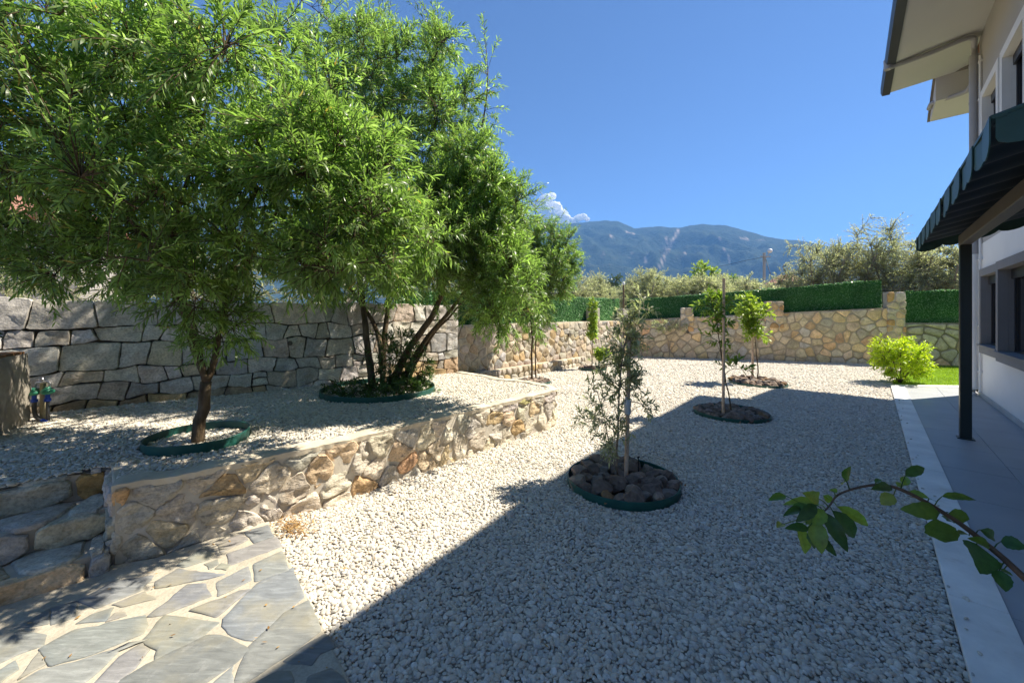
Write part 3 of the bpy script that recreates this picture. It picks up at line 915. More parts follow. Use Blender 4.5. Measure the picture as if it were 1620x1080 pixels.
def lay_flag(poly):
    ctr = Vector((sum(p[0] for p in poly) / len(poly), sum(p[1] for p in poly) / len(poly)))
    poly = [(x + (x - ctr.x) * .14, y + (y - ctr.y) * .14) for x, y in poly]
    p2 = resample(chaikin(poly, 0.04, 1), 0.04)
    p2 = [(x + 0.011 * noise.noise(Vector((x * 16, y * 16, 1))), y + 0.011 * noise.noise(Vector((x * 16, y * 16, 8)))) for x, y in p2]
    ar = sum(p2[i][0] * p2[(i + 1) % len(p2)][1] - p2[(i + 1) % len(p2)][0] * p2[i][1] for i in range(len(p2)))
    if ar < 0: p2 = p2[::-1]
    me = stone_mesh(p2, lambda u, v, d: Vector((u, v, 0.029 + d)), base_of(path), 0.006, [(0, -1.5), (0, .4), (0.03, .9), (0.2, 1.0), (0.5, 1.0)], rnd, 0.003)
    o = link('flagstone', me, M['slate'], path); o.color = jitter_col(rnd.choice(fc), rnd, 0.12)
for fl in flags: lay_flag([(p.x, p.y) for p in fl])
dom = [(p.x, p.y) for p in (H(-0.55, -0.55), H(-2.9, -0.7), H(-2.9, -3.3), H(-0.55, -3.3))]
seeds = [(p.x, p.y) for p in (H(-0.8 - 0.36 * i + rnd.uniform(-.1, .1), -0.8 - 0.42 * j + rnd.uniform(-.12, .12)) for i in range(6) for j in range(6))]
for poly in cells(dom, seeds, 0.045):
    y = max(p[1] for p in poly); x = min(p[0] for p in poly)
    cx_ = sum(p[0] for p in poly) / len(poly); cy_ = sum(p[1] for p in poly) / len(poly)
    if cy_ < 0.3 or CX + F * cx_ / cy_ < -110 or F * EYE / cy_ > 690: lay_flag([(cx_ + (x - cx_) * .9, cy_ + (y - cy_) * .9) for x, y in poly])

# --- grey dry-stone wall behind the raised bed
gd = (WB - WA).normalized()
gw0 = WA - gd * 5.0
gwall = thing('stone_wall', WA.lerp(WB, .5) + Vector((0, 0, .4)), 'tall grey dry stone wall behind the raised gravel bed and the two big trees', 'wall')
GT = lambda u: 1.755 + 0.012 * math.sin(u * 3.1) + 0.01 * math.sin(u * 7)
wall_core(gwall, 'backing', [gw0, WB], 0.3, lambda u: GT(u) - 0.03, 0.4, M['joint_dark'], back=0.035)
_, LG = along([gw0, WB])
def gskip(u, v): return False
rng_sp = [(LG - 0.1, 0.6, 0.25, (0.48, 0.35, 0.22)), (LG - 0.5, 0.55, 0.25, (0.5, 0.36, 0.2)), (LG - 0.95, 0.6, 0.22, OCHRE), (LG - 1.8, 1.05, 0.16, (0.5, 0.3, 0.16)), (LG - 3.3, 0.55, 0.16, OCHRE),
          (5.6, 0.5, 0.25, (0.46, 0.35, 0.23)), (6.1, 0.48, 0.25, (0.48, 0.36, 0.22)), (6.5, 0.48, 0.2, (0.46, 0.36, 0.24)), (5.1, 0.46, 0.3, (0.42, 0.33, 0.23)), (6.9, 0.5, 0.2, (0.48, 0.37, 0.24))]
field(gwall, [gw0, WB], 0.38, GT, 0.215, lambda u: 0.265 - 0.055 * min(1, max(0, (u - 6.0) / 1.8)), 0.012, 41, M['grey_stone'], GREY, 0.032, 0.10, 1, 0.05, 0.014, 40, True, 0.16, 0.10, special=rng_sp, coursed=True)
FnG, _ = along([gw0, WB])
def drain(parent, c, ax, r=0.035):
    mb = MB(); mb.tube([c - ax * 0.05, c + ax * 0.055], r, 12)
    mb.build('drain_pipe', M['joint_dark'], parent, smooth=True, sharp=40)
gn = Vector((gd.y, -gd.x, 0))
drain(gwall, FnG(3.4 + (LG - 3.4) * 0.60, 1.17, 0.02), gn, 0.032)

# --- cream rubble wall, low bench wall in front
CWL = [WEST, CORNER - D * 0.2]
cwall = thing('rubble_wall', WEST.lerp(CORNER, .5), 'cream rubble boundary wall carrying an artificial hedge, left of the corner', 'wall')
CT = lambda u: 1.33
wall_core(cwall, 'mortar_core', CWL, -0.05, CT, 0.35, M['mortar'], back=0.004)
field(cwall, CWL, 0.2, lambda u: 1.315, 0.18, 0.24, 0.020, 51, M['rubble'], CREAM, 0.015, 0.15, 1, 0.08, 0.016, 45, False, 0.48, 0.12)
drain(cwall, H(9.55, -6.58, 0.95), N, 0.06)
bwall = thing('bench_wall', BENCH[0].lerp(BENCH[1], .5), 'knee high rubble ledge with a strip of red soil along the cream wall', 'wall')
wall_core(bwall, 'mortar_core', BENCH, -0.05, lambda u: 0.275, 0.10, M['mortar'], back=0.012)
field(bwall, BENCH, -0.02, lambda u: 0.268, 0.14, 0.18, 0.028, 52, M['rubble'], CREAM, 0.026, 0.25, 1, 0.2, 0.012, None, False, 0.2, 0.1)
mb = MB(); mb.hbox(5.0, 10.15, -6.587, -6.484, 0.02, 0.255); mb.build('soil', M['red_soil'], bwall)

# --- far wall with its pillars, and the lower wall behind the lawn
fw0, fw1 = CORNER, far(1.105)
fwall = thing('rubble_wall', far(0.55), 'long buff rubble boundary wall at the far end with pillars and hedge panels', 'wall')
LFW = (fw1 - fw0).length
FT = lambda u: 1.33 + (1.775 - 1.33) * u / LFW
wall_core(fwall, 'mortar_core', [fw0, fw1], -0.05, FT, 0.35, M['tan_mortar'], back=0.008)
field(fwall, [fw0, fw1], 0.0, lambda u: FT(u) - 0.02, 0.21, 0.34, 0.034, 61, M['rubble'], BUFF, 0.018, 0.17, 1, 0.09, 0.018, 45, False, 0.45, 0.12)
fd = FARDIR.normalized(); fnn = Vector((fd.y, -fd.x, 0))
drain(fwall, far(0.285) + fnn * 0.02 + Vector((0, 0, 0.93)), fnn, 0.05)
def pillar(parent, t, w, z0, z1, seed, pal=BUFF):
    c = far(t)
    mb = MB()
    mb.box(c - fnn * 0.095 + Vector((0, 0, (z0 + z1) / 2)), fd * (w / 2 - .015), fnn * 0.125, Vector((0, 0, (z1 - z0) / 2)))
    pl = mb.build('pillar', M['mortar_grey'], parent)
    field(pl, [c - fd * (w / 2) + fnn * 0.035, c + fd * (w / 2) + fnn * 0.035], z0, lambda u: z1 - 0.01, 0.2, 0.25, 0.03, seed, M['rubble'], pal + [(2, (0.52, 0.33, 0.16))], 0.025, 0.2, 1, 0.2, 0.01)
pillar(fwall, 0.283, 0.42, 0.95, 1.79, 62)
pillar(fwall, 0.648, 0.52, 1.1, 1.99, 63)
pillar(fwall, 1.092, 0.46, 0.2, 2.25, 64)
rw0, rw1 = far(1.125), far(1.125) + Vector((6.0, -1.4, 0))
rwall = thing('rubble_wall', rw0.lerp(rw1, .4), 'lower greenish rubble wall behind the lawn, right of the far pillar', 'wall')
wall_core(rwall, 'mortar_core', [rw0, rw1], -0.05, lambda u: 1.29, 0.35, M['dim_mortar'], back=0.016)
field(rwall, [rw0, rw1], 0.0, lambda u: 1.27, 0.22, 0.42, 0.04, 65, M['rubble'], [(3, (0.46, 0.44, 0.34)), (2, (0.50, 0.46, 0.36)), (1, (0.56, 0.46, 0.30))], 0.03, 0.22, 1, 0.2, 0.012)
# pillars of the cream wall
def cpillar(a, label, seed):
    t = thing('stone_pillar', H(a, -6.7, 1.3), label, 'pillar', 'square pillars on the cream wall')
    mb = MB(); mb.hbox(a - 0.21, a + 0.21, -6.80, -6.53, 1.30, 1.76); mb.build('body', M['grey_stone'], t, bevel=0.02).color = (0.40, 0.37, 0.33, 1)
cpillar(11.05, 'square grey stone pillar on the cream wall beside the slim leafy sapling', 1)
cpillar(13.1, 'square stone pillar at the corner of the garden walls, behind the olive sapling', 2)

# ------------------------------------------------------------------ foliage tools
def leaf_obj(name, pos, dirs, nor, length, width, m, parent, droop=0.15, cross=None):
    pos, dirs, nor = (np.asarray(a, float) for a in (pos, dirs, nor))
    n = len(pos)
    dirs /= np.linalg.norm(dirs, axis=1)[:, None] + 1e-9
    side = np.cross(dirs, nor); side /= np.linalg.norm(side, axis=1)[:, None] + 1e-9
    up = np.cross(side, dirs)
    l = np.asarray(length)[:, None]; w = np.asarray(width)[:, None]
    dr = np.asarray(droop) * np.ones(n)
    dr = dr[:, None]
    V = np.empty((n, 6, 3))
    V[:, 0] = pos
    m1 = pos + dirs * l * 0.33 + up * l * dr * 0.35
    m2 = pos + dirs * l * 0.68 + up * l * dr * 0.15
    V[:, 1] = m1 + side * w * 0.5; V[:, 2] = m1 - side * w * 0.5
    V[:, 3] = m2 + side * w * 0.38; V[:, 4] = m2 - side * w * 0.38
    V[:, 5] = pos + dirs * l - up * l * dr * 0.5
    off = np.array(base_of(parent)) if parent is not None else np.zeros(3)
    me = bpy.data.meshes.new(name)
    me.vertices.add(n * 6)
    me.vertices.foreach_set('co', (V - off).astype(np.float32).ravel())
    pat = np.array([0, 1, 2, 1, 3, 4, 2, 3, 5, 4])
    me.loops.add(n * 10)
    me.loops.foreach_set('vertex_index', (np.arange(n)[:, None] * 6 + pat).astype(np.int32).ravel())
    me.polygons.add(n * 3)
    me.polygons.foreach_set('loop_start', (np.arange(n)[:, None] * 10 + np.array([0, 3, 7])).astype(np.int32).ravel())
    me.polygons.foreach_set('use_smooth', np.ones(n * 3, bool))
    me.update(calc_edges=True)
    me.validate()
    return link(name, me, m, parent)

def quad_leaves(name, pos, dirs, nor, length, width, m, parent):
    pos, dirs, nor = (np.asarray(a, float) for a in (pos, dirs, nor))
    n = len(pos)
    dirs /= np.linalg.norm(dirs, axis=1)[:, None] + 1e-9
    side = np.cross(dirs, nor); side /= np.linalg.norm(side, axis=1)[:, None] + 1e-9
    l = np.asarray(length)[:, None]; w = np.asarray(width)[:, None]
    V = np.empty((n, 4, 3))
    V[:, 0] = pos
    V[:, 1] = pos + dirs * l * 0.45 + side * w * 0.5
    V[:, 2] = pos + dirs * l
    V[:, 3] = pos + dirs * l * 0.45 - side * w * 0.5
    off = np.array(base_of(parent)) if parent is not None else np.zeros(3)
    me = bpy.data.meshes.new(name)
    me.vertices.add(n * 4)
    me.vertices.foreach_set('co', (V - off).astype(np.float32).ravel())
    me.loops.add(n * 4)
    me.loops.foreach_set('vertex_index', np.arange(n * 4, dtype=np.int32))
    me.polygons.add(n)
    me.polygons.foreach_set('loop_start', np.arange(0, n * 4, 4, dtype=np.int32))
    me.update(calc_edges=True)
    return link(name, me, m, parent)

def unit(a): return a / (np.linalg.norm(a, axis=-1, keepdims=True) + 1e-9)

def smooth_line(pts, n):
    pts = [Vector(p) for p in pts]
    out = []
    m = len(pts) - 1
    for i in range(n):
        x = m * i / (n - 1)
        k = min(int(x), m - 1); t = x - k
        p0, p1, p2, p3 = pts[max(k - 1, 0)], pts[k], pts[k + 1], pts[min(k + 2, m)]
        out.append(0.5 * ((2 * p1) + (p2 - p0) * t + (2 * p0 - 5 * p1 + 4 * p2 - p3) * t * t + (3 * p1 - p0 - 3 * p2 + p3) * t ** 3))
    return out

def grow(seed, limbs, vols, nb, nt, per, ll, lw, maxtwig=0.45, shoots=0, up=0.35, hang=0.25, first=0.35, bare=0.3, tw_r=0.0025, shell=0.45):
    """Wood and leaves of one tree: limbs are given, branches reach into the crown's volumes, twigs carry the leaves."""
    r = np.random.default_rng(seed)
    trunk = MB(); wood = MB()
    nodes = []
    for pts, r0, r1 in limbs:
        ln = sum((Vector(a) - Vector(b)).length for a, b in zip(pts, pts[1:]))
        n = max(6, int(ln / 0.12))
        sm = smooth_line(pts, n)
        wob = r.normal(0, 0.0035, (n, 3))
        sm = [p + Vector(w) if 0 < i < n - 1 else p for i, (p, w) in enumerate(zip(sm, wob))]
        trunk.tube(sm, [r0 + (r1 - r0) * (i / (n - 1)) ** 0.8 for i in range(n)], 9)
        for i, p in enumerate(sm):
            if i / n > first: nodes.append(tuple(p))
    vw = np.array([v[2] if len(v) > 2 else v[1][0] * v[1][1] * v[1][2] for v in vols]); vw = vw / vw.sum()
    def pick(n, k):
        vi = r.choice(len(vols), n, p=vw)
        d = unit(r.normal(0, 1, (n, 3)))
        rad = r.uniform(0, 1, n) ** k
        C = np.array([v[0] for v in vols])[vi]; R = np.array([v[1] for v in vols])[vi]
        lump = np.array([1 + 0.36 * noise.noise(Vector((a * 3 + seed, b * 3, c * 3))) for a, b, c in d])
        return C + d * R * (rad * lump)[:, None], d
    T, _ = pick(nb, 0.5)
    ctr = np.array(nodes).mean(0)
    T = T[np.argsort(np.linalg.norm(T - ctr, axis=1))]
    for t in T:
        na = np.array(nodes)
        dv = t - na
        dist = np.linalg.norm(dv, axis=1)
        cost = dist + 0.6 * np.maximum(0, na[:, 2] - t[2])
        i = int(cost.argmin()); ds = dist[i]
        if ds < 0.08: continue
        a = Vector(nodes[i]); b = Vector(t)
        cpt = a.lerp(b, 0.5) + Vector((r.normal(0, .06), r.normal(0, .06), up * 0.4)) * ds
        n = max(4, int(ds / 0.13))
        line = [a * (1 - s) ** 2 + cpt * 2 * s * (1 - s) + b * s * s for s in [q / n for q in range(n + 1)]]
        rr = 0.004 + 0.010 * min(1.2, ds)
        wood.tube(line, [rr + (0.0035 - rr) * q / n for q in range(n + 1)], 5, False)
        for p in line[1:]: nodes.append(tuple(p))
    na = np.array(nodes)
    T, dd = pick(nt, shell)
    if shoots:
        hi = na[na[:, 2] > np.quantile(na[:, 2], 0.72)]
        hi = hi[r.integers(0, len(hi), shoots)]
        st = hi + np.column_stack([r.normal(0, .12, shoots), r.normal(0, .12, shoots), r.uniform(.3, .95, shoots)])
        T = np.vstack([T, st]); dd = np.vstack([dd, np.tile([0, 0, 1.0], (shoots, 1))])
    n = len(T)
    start = np.empty((n, 3))
    for i0 in range(0, n, 400):
        blk = T[i0:i0 + 400]
        dist = np.linalg.norm(blk[:, None] - na[None], axis=2)
        start[i0:i0 + 400] = na[dist.argmin(1)]
    dv = T - start
    ln = np.linalg.norm(dv, axis=1)
    outw = unit(dd * 0.8 + np.array([0, 0, up]) + r.normal(0, .35, (n, 3)))
    short = ln < maxtwig * 0.6
    tip = np.where(short[:, None], start + unit(dv * 0.5 / (ln[:, None] + 1e-6) + outw) * (maxtwig * r.uniform(0.6, 1.1, n))[:, None], T)
    dv = tip - start; ln = np.linalg.norm(dv, axis=1)
    mid = start + dv * 0.5 + np.array([0, 0, 1.0]) * (ln * up * 0.35)[:, None] + r.normal(0, .03, (n, 3))
    for i in range(n):
        a, b, c = Vector(start[i]), Vector(mid[i]), Vector(tip[i])
        line = [a * (1 - s) ** 2 + b * 2 * s * (1 - s) + c * s * s for s in (0, .4, .75, 1)]
        wood.tube(line, [tw_r * 1.4, tw_r * 1.2, tw_r, tw_r * .5], 3, False)
    s = bare + (1 - bare) * (np.arange(per) + 0.5) / per
    s = np.clip(s[None] + r.normal(0, .02, (n, per)), 0, 1)
    P = start[:, None] * ((1 - s) ** 2)[..., None] + mid[:, None] * (2 * s * (1 - s))[..., None] + tip[:, None] * (s ** 2)[..., None]
    Tn = unit((mid - start)[:, None] * (1 - s)[..., None] + (tip - mid)[:, None] * s[..., None])
    ang = (np.arange(per) * 2.4)[None] + r.uniform(0, 6.28, (n, 1))
    ref = np.where(np.abs(Tn[..., 2:3]) < 0.9, np.array([0, 0, 1.0]), np.array([1.0, 0, 0]))
    A = unit(np.cross(Tn, ref)); Bv = np.cross(Tn, A)
    rad = A * np.cos(ang)[..., None] + Bv * np.sin(ang)[..., None]
    fwd = 0.45 + 0.6 * s
    dl = unit(Tn * fwd[..., None] + rad * 0.75 + np.array([0, 0, -hang]) + r.normal(0, .18, P.shape))
    nl = unit(np.array([0, 0, 1.0]) + Tn * 0.5 + r.normal(0, .45, P.shape))
    Lf = ll * r.uniform(0.6, 1.2, (n, per)) * np.where(s > 0.93, 0.75, 1)
    return trunk, wood, P.reshape(-1, 3), dl.reshape(-1, 3), nl.reshape(-1, 3), Lf.ravel(), (Lf * lw / ll * r.uniform(.8, 1.15, (n, per))).ravel()

def plant(name, base, label, cat, spec, leafm, bark, group=None, droop=0.18, quad=False, crown='crown'):
    t = thing(name, base, label, cat, group)
    trunk, wood, P, d, nl, L, W = grow(**spec)
    tk = trunk.build('trunk', bark, t, smooth=True)
    if name == 'ground_cover': tk['kind'] = 'stuff'
    if wood.v: wood.build('branches', bark, t, smooth=True)
    if quad: quad_leaves(crown, P, d, nl, L, W, leafm, t)
    else: leaf_obj(crown, P, d, nl, L, W, leafm, t, droop)
    return t

# ------------------------------------------------------------------ the two big trees and the slim one
def L3(pts, y): return [at3(px, py, yy) for (px, py), yy in zip(pts, y if isinstance(y, (list, tuple)) else [y] * len(pts))]
t1b = Vector((-2.67, 3.27, 0.46))
fork = at3(326, 604, 3.27)
limbs = [([t1b + Vector((0, 0, -.05)), at3(316, 670, 3.27), at3(322, 640, 3.28), fork], 0.050, 0.040),
         ([fork, at3(305, 545, 3.25), at3(291, 480, 3.2), at3(270, 380, 3.2), at3(255, 290, 3.2), at3(248, 190, 3.2), at3(244, 60, 3.2)], 0.030, 0.010),
         ([fork, at3(340, 565, 3.35), at3(350, 500, 3.5), at3(372, 410, 3.6), at3(405, 290, 3.7), at3(430, 130, 3.7)], 0.031, 0.010),
         ([at3(300, 525, 3.24), at3(262, 420, 3.1), at3(195, 335, 3.05), at3(120, 250, 3.0), at3(50, 150, 3.0)], 0.024, 0.007),
         ([at3(348, 510, 3.48), at3(385, 430, 3.2), at3(430, 350, 3.0), at3(470, 280, 2.95)], 0.020, 0.007),
         ([at3(322, 590, 3.3), at3(290, 470, 3.8), at3(200, 330, 4.1), at3(120, 180, 4.2)], 0.024, 0.008),
         ([at3(270, 380, 3.2), at3(300, 270, 2.9), at3(330, 160, 2.75), at3(360, 70, 2.7)], 0.018, 0.006)]
vols = [((-2.5, 3.05, 2.85), (1.40, 1.15, 1.05)), ((-3.55, 3.05, 3.25), (1.0, 1.05, 1.25)), ((-1.78, 2.8, 2.62), (0.78, 0.75, 0.82)), ((-2.35, 2.95, 1.95), (0.38, 0.3, 0.40), .16),
        ((-4.1, 3.5, 2.25), (0.9, 0.75, 0.62)), ((-3.1, 3.4, 2.1), (0.85, 0.65, 0.45)), ((-2.9, 3.1, 3.5), (1.0, .85, .7)), ((-1.5, 2.9, 2.15), (.55, .5, .35)), ((-1.28, 3.3, 2.5), (.5, .55, .7)), ((-1.5, 2.5, 2.6), (.55, .45, .7)), ((-1.15, 2.7, 2.35), (.42, .4, .55), .4), ((-2.42, 3.12, 1.55), (.36, .3, .33), .12), ((-.88, 3.15, 2.05), (.36, .36, .38), .16), ((-3.3, 3.3, 1.95), (.9, .5, .35), .2), ((-4.3, 3.0, 3.0), (.8, .8, 1.0))]
spec = dict(seed=3, limbs=limbs, vols=vols, nb=240, nt=4000, per=26, ll=0.084, lw=0.0145, maxtwig=0.36, shoots=40, up=0.35, hang=0.25)
plant('broadleaf_tree', t1b, 'bushy narrow leaved tree with one leaning forked trunk in a small green ring', 'tree', spec, M['willow_leaf'], M['bark'])

t2b = Vector((-1.93, 5.72, 0.46))
limbs = [(L3([(590, 614), (581, 545), (573, 470), (560, 380), (548, 250), (542, 70)], [5.65, 5.65, 5.65, 5.6, 5.6, 5.6]), 0.062, 0.012),
         (L3([(606, 612), (607, 545), (614, 470), (612, 350), (602, 200), (596, 60)], [5.9, 6.0, 6.1, 6.1, 6.1, 6.1]), 0.055, 0.012),
         (L3([(618, 612), (648, 550), (688, 492), (704, 430), (700, 360), (692, 270), (684, 110)], [5.7, 5.6, 5.55, 5.5, 5.5, 5.5, 5.5]), 0.062, 0.012),
         (L3([(632, 610), (672, 540), (715, 488), (757, 430), (800, 372), (835, 330)], [5.8, 5.7, 5.7, 5.75, 5.8, 5.8]), 0.045, 0.010),
         (L3([(640, 606), (684, 530), (705, 508), (740, 470), (790, 440)], [5.75, 5.75, 5.8, 5.8, 5.7]), 0.030, 0.009),
         (L3([(604, 590), (595, 520), (540, 430), (490, 300), (470, 120)], [5.85, 6.0, 6.2, 6.2, 6.2]), 0.045, 0.010),
         (L3([(700, 360), (740, 280), (765, 190), (772, 110)], [5.5, 5.4, 5.4, 5.4]), 0.022, 0.007)]
vols = [((-1.75, 5.7, 4.2), (1.25, 1.1, 1.65)), ((-0.60, 5.6, 3.2), (0.70, 0.9, 0.95)), ((-0.22, 4.75, 1.98), (0.34, 0.38, 0.66), .4), ((-2.85, 5.9, 4.4), (1.1, 0.9, 1.85)),
        ((-1.1, 5.3, 2.6), (0.95, 0.75, 0.65)), ((-2.5, 5.9, 2.4), (1.0, 0.85, 0.62)), ((-1.0, 5.3, 4.5), (0.65, 0.6, 1.1)), ((-0.27, 4.8, 2.65), (.5, .6, .72), .6), ((0.0, 4.3, 1.92), (.26, .35, .5), .25), ((-2.2, 5.6, 2.1), (.9, .6, .42), .35), ((-1.0, 5.4, 2.1), (.7, .5, .35), .3), ((-0.8, 4.6, 2.6), (.68, .55, .6), .7), ((-0.5, 4.6, 3.1), (.5, .5, .6), .5)]
spec = dict(seed=4, limbs=limbs, vols=vols, nb=310, nt=6200, per=26, ll=0.080, lw=0.0140, maxtwig=0.40, shoots=190, up=0.38, hang=0.25)
plant('broadleaf_tree', t2b, 'big multi stemmed narrow leaved tree spreading from a wide green ring', 'tree', spec, M['willow_leaf'], M['bark'])
# shoots and ground cover at its foot
limbs = [(L3([(615 + i * 14, 612), (618 + i * 17, 570), (612 + i * 22, 540)], 5.62), 0.008, 0.004) for i in range(-2, 4)]
spec = dict(seed=5, limbs=limbs, vols=[((-1.68, 5.62, 1.0), (0.40, 0.34, 0.42)), ((-1.45, 5.6, .75), (.35, .3, .3))], nb=30, nt=150, per=14, ll=0.085, lw=0.018, maxtwig=0.22, up=0.3, hang=0.2, first=0.2)
plant('leafy_suckers', (-1.7, 5.62, 0.47), 'dark leafy suckers springing up between the stems of the multi stemmed tree', 'shrub', spec, M['sucker_leaf'], M['bark'])
limbs = [([Vector((-1.85 + .35 * math.cos(a), 5.4 + .32 * math.sin(a), .47)), Vector((-1.85 + .5 * math.cos(a), 5.4 + .46 * math.sin(a), .56))], 0.005, 0.003) for a in np.linspace(0, 6.0, 12)]
spec = dict(seed=6, limbs=limbs, vols=[((-1.85, 5.42, 0.54), (0.74, 0.66, 0.11)), ((-2.25, 5.3, .56), (.4, .3, .12)), ((-1.4, 5.3, .58), (.3, .3, .13))], nb=40, nt=260, per=12, ll=0.07, lw=0.02, maxtwig=0.16, up=0.25, hang=0.1, first=0.1)
plant('ground_cover', (-1.85, 5.4, 0.47), 'low dark green ground cover inside the wide green ring under the multi stemmed tree', 'plant', spec, M['sucker_leaf'], M['bark'])

t3b = Vector((0.49, 8.85, 0.0))
limbs = [(L3([(842, 606), (841, 560), (842, 530), (838, 470), (842, 400), (848, 330)], 8.85), 0.028, 0.008), (L3([(848, 606), (847, 560), (850, 520), (862, 450), (880, 380)], 8.9), 0.020, 0.007),
         (L3([(840, 500), (820, 440), (805, 380)], 8.8), 0.014, 0.006)]
vols = [((0.82, 8.85, 2.75), (0.70, 0.7, 0.9)), ((0.5, 8.85, 1.75), (0.42, 0.4, 0.85)), ((0.2, 8.75, 3.0), (0.5, 0.5, 0.85)), ((1.1, 8.8, 2.7), (.42, .45, .65))]
spec = dict(seed=8, limbs=limbs, vols=vols, nb=120, nt=1900, per=24, ll=0.082, lw=0.0150, maxtwig=0.34, shoots=25, up=0.3, hang=0.35)
plant('slender_tree', t3b, 'slender narrow leaved tree on two thin stems just past the tip of the retaining wall', 'tree', spec, M['willow_leaf'], M['bark'])

# ------------------------------------------------------------------ planting rings and stones
def band(c, rx, ry, z0, z1, th, n=56, wob=0.0, seed=0):
    mb = MB()
    vs, fs = [], []
    for i in range(n):
        a = 2 * PI * i / n
        w = 1 + wob * noise.noise(Vector((math.cos(a) * 1.3, math.sin(a) * 1.3, seed)))
        for (dr, z) in ((-th, z0), (-th, z1), (0, z1 + .004), (th * .4, z1), (0, z0)):
            vs.append((c.x + (rx * w + dr) * math.cos(a), c.y + (ry * w + dr) * math.sin(a), z))
    for i in range(n):
        j = (i + 1) % n
        for k in range(5):
            k2 = (k + 1) % 5
            fs.append((i * 5 + k, i * 5 + k2, j * 5 + k2, j * 5 + k))
    mb.add(vs, fs)
    return mb

rock_meshes = []
for i in range(8):
    bm = bmesh.new()
    bmesh.ops.create_icosphere(bm, subdivisions=2, radius=0.5)
    sx, sy, sz = rng.uniform(.95, 1.3), rng.uniform(.75, 1.0), rng.uniform(.55, .8)
    for v in bm.verts:
        q = v.co.copy()
        d = 1 + 0.6 * noise.noise(q * 2.1 + Vector((i * 5.1, 2, 0))) + 0.16 * noise.noise(q * 5 + Vector((i * 3, 0, 9)))
        v.co = Vector((q.x * sx, q.y * sy, q.z * sz)) * d
    me = bpy.data.meshes.new('rock'); bm.to_mesh(me); bm.free()
    me.polygons.foreach_set('use_smooth', [True] * len(me.polygons))
    me.set_sharp_from_angle(angle=math.radians(24))
    me.materials.append(M['lava'])
    rock_meshes.append(me)

def stone_ring(c, r, label, size, seed, rise=0.07, clear=()):
    t = thing('planting_ring', c, label, 'planting ring', 'green rings of dark rocks around the saplings')
    band(c, r, r, -0.01, rise, 0.008, 56, 0.02, seed).build('edging', M['ring'], t, smooth=True, sharp=40)
    mb = MB(); mb.add([(c.x + (r - .01) * math.cos(a), c.y + (r - .01) * math.sin(a), 0.012) for a in np.linspace(0, 2 * PI, 33)[:-1]], [tuple(range(32))]); mb.build('soil', M['joint_dark'], t)
    rn = random.Random(seed)
    pts = []
    tries = 0
    while tries < 6000:
        tries += 1
        a, q = rn.uniform(0, 2 * PI), (r - size * 0.42) * math.sqrt(rn.random())
        p = (q * math.cos(a), q * math.sin(a))
        if all(math.hypot(p[0] - s[0], p[1] - s[1]) > size * 0.68 for s in pts) and all(math.hypot(c.x + p[0] - e[0], c.y + p[1] - e[1]) > size * .45 for e in clear):
            pts.append(p)
    for p in pts:
        o = bpy.data.objects.new('rock', rn.choice(rock_meshes))
        COL.objects.link(o)
        o.parent = t
        s = size * rn.uniform(0.8, 1.25)
        o.scale = (s, s, s)
        o.rotation_euler = (rn.uniform(-.5, .5), rn.uniform(-.5, .5), rn.uniform(0, 6.28))
        o.location = (p[0], p[1], 0.01 + s * rn.uniform(.2, .36))
        o.color = (*rn.choice([(0.19, 0.145, 0.115), (0.15, 0.115, 0.095), (0.24, 0.18, 0.14), (0.18, 0.155, 0.135), (0.28, 0.215, 0.165)]), 1)
        if rn.random() < 0.05: o.color = (0.24, 0.15, 0.08, 1)
    return t
OL = at(975, 764); OS = at(990, 766)
stone_ring(RINGS[0][0], RINGS[0][1], 'green plastic ring full of brown rocks around the olive sapling, nearest to the camera', 0.15, 71, 0.075, [(OL.x, OL.y), (OS.x, OS.y)])
stone_ring(RINGS[1][0], RINGS[1][1], 'green plastic ring full of dark rocks inside the house shadow, around the tall staked sapling', 0.125, 72, 0.06, [at(1144, 658).to_2d(), at(1158, 656).to_2d()])
stone_ring(RINGS[2][0], RINGS[2][1], 'sunlit green ring full of dark rocks around the bright green sapling near the far wall', 0.135, 73, 0.05, [at(1190, 604).to_2d(), at(1198, 604).to_2d()])
stone_ring(RINGS[3][0], RINGS[3][1], 'small green ring of dark rocks around the slim columnar sapling by the ledge', 0.125, 74, 0.07)
stone_ring(RINGS[4][0], RINGS[4][1], 'small ring of dark rocks around the slender tree past the retaining wall', 0.11, 75, 0.05)
t = band(TRINGS[0][0], 0.36, 0.36, 0.47, 0.575, 0.008, 56, 0.03, 4).build('planting_ring', M['ring'], None, smooth=True, sharp=40)
tag(t, 'dark green plastic edging ring lying around the forked trunk on the raised bed', 'planting ring', 'green edging rings on the raised bed')
t = band(TRINGS[1][0], 0.76, 0.72, 0.46, 0.575, 0.008, 72, 0.03, 5).build('planting_ring', M['ring'], None, smooth=True, sharp=40)
tag(t, 'wide green plastic edging ring around the multi stemmed tree on the raised bed', 'planting ring', 'green edging rings on the raised bed')

# ------------------------------------------------------------------ saplings and stakes
def stake(base, top, r, label):
    mb = MB(); mb.tube([Vector(base) + Vector((0, 0, -.05)), Vector(base).lerp(Vector(top), .5) + Vector((.004, 0, 0)), top], [r, r * .97, r * .93], 10)
    o = mb.build('wooden_stake', M['stake'], None, smooth=True, sharp=40)
    return tag(o, label, 'stake', 'wooden stakes beside the saplings')
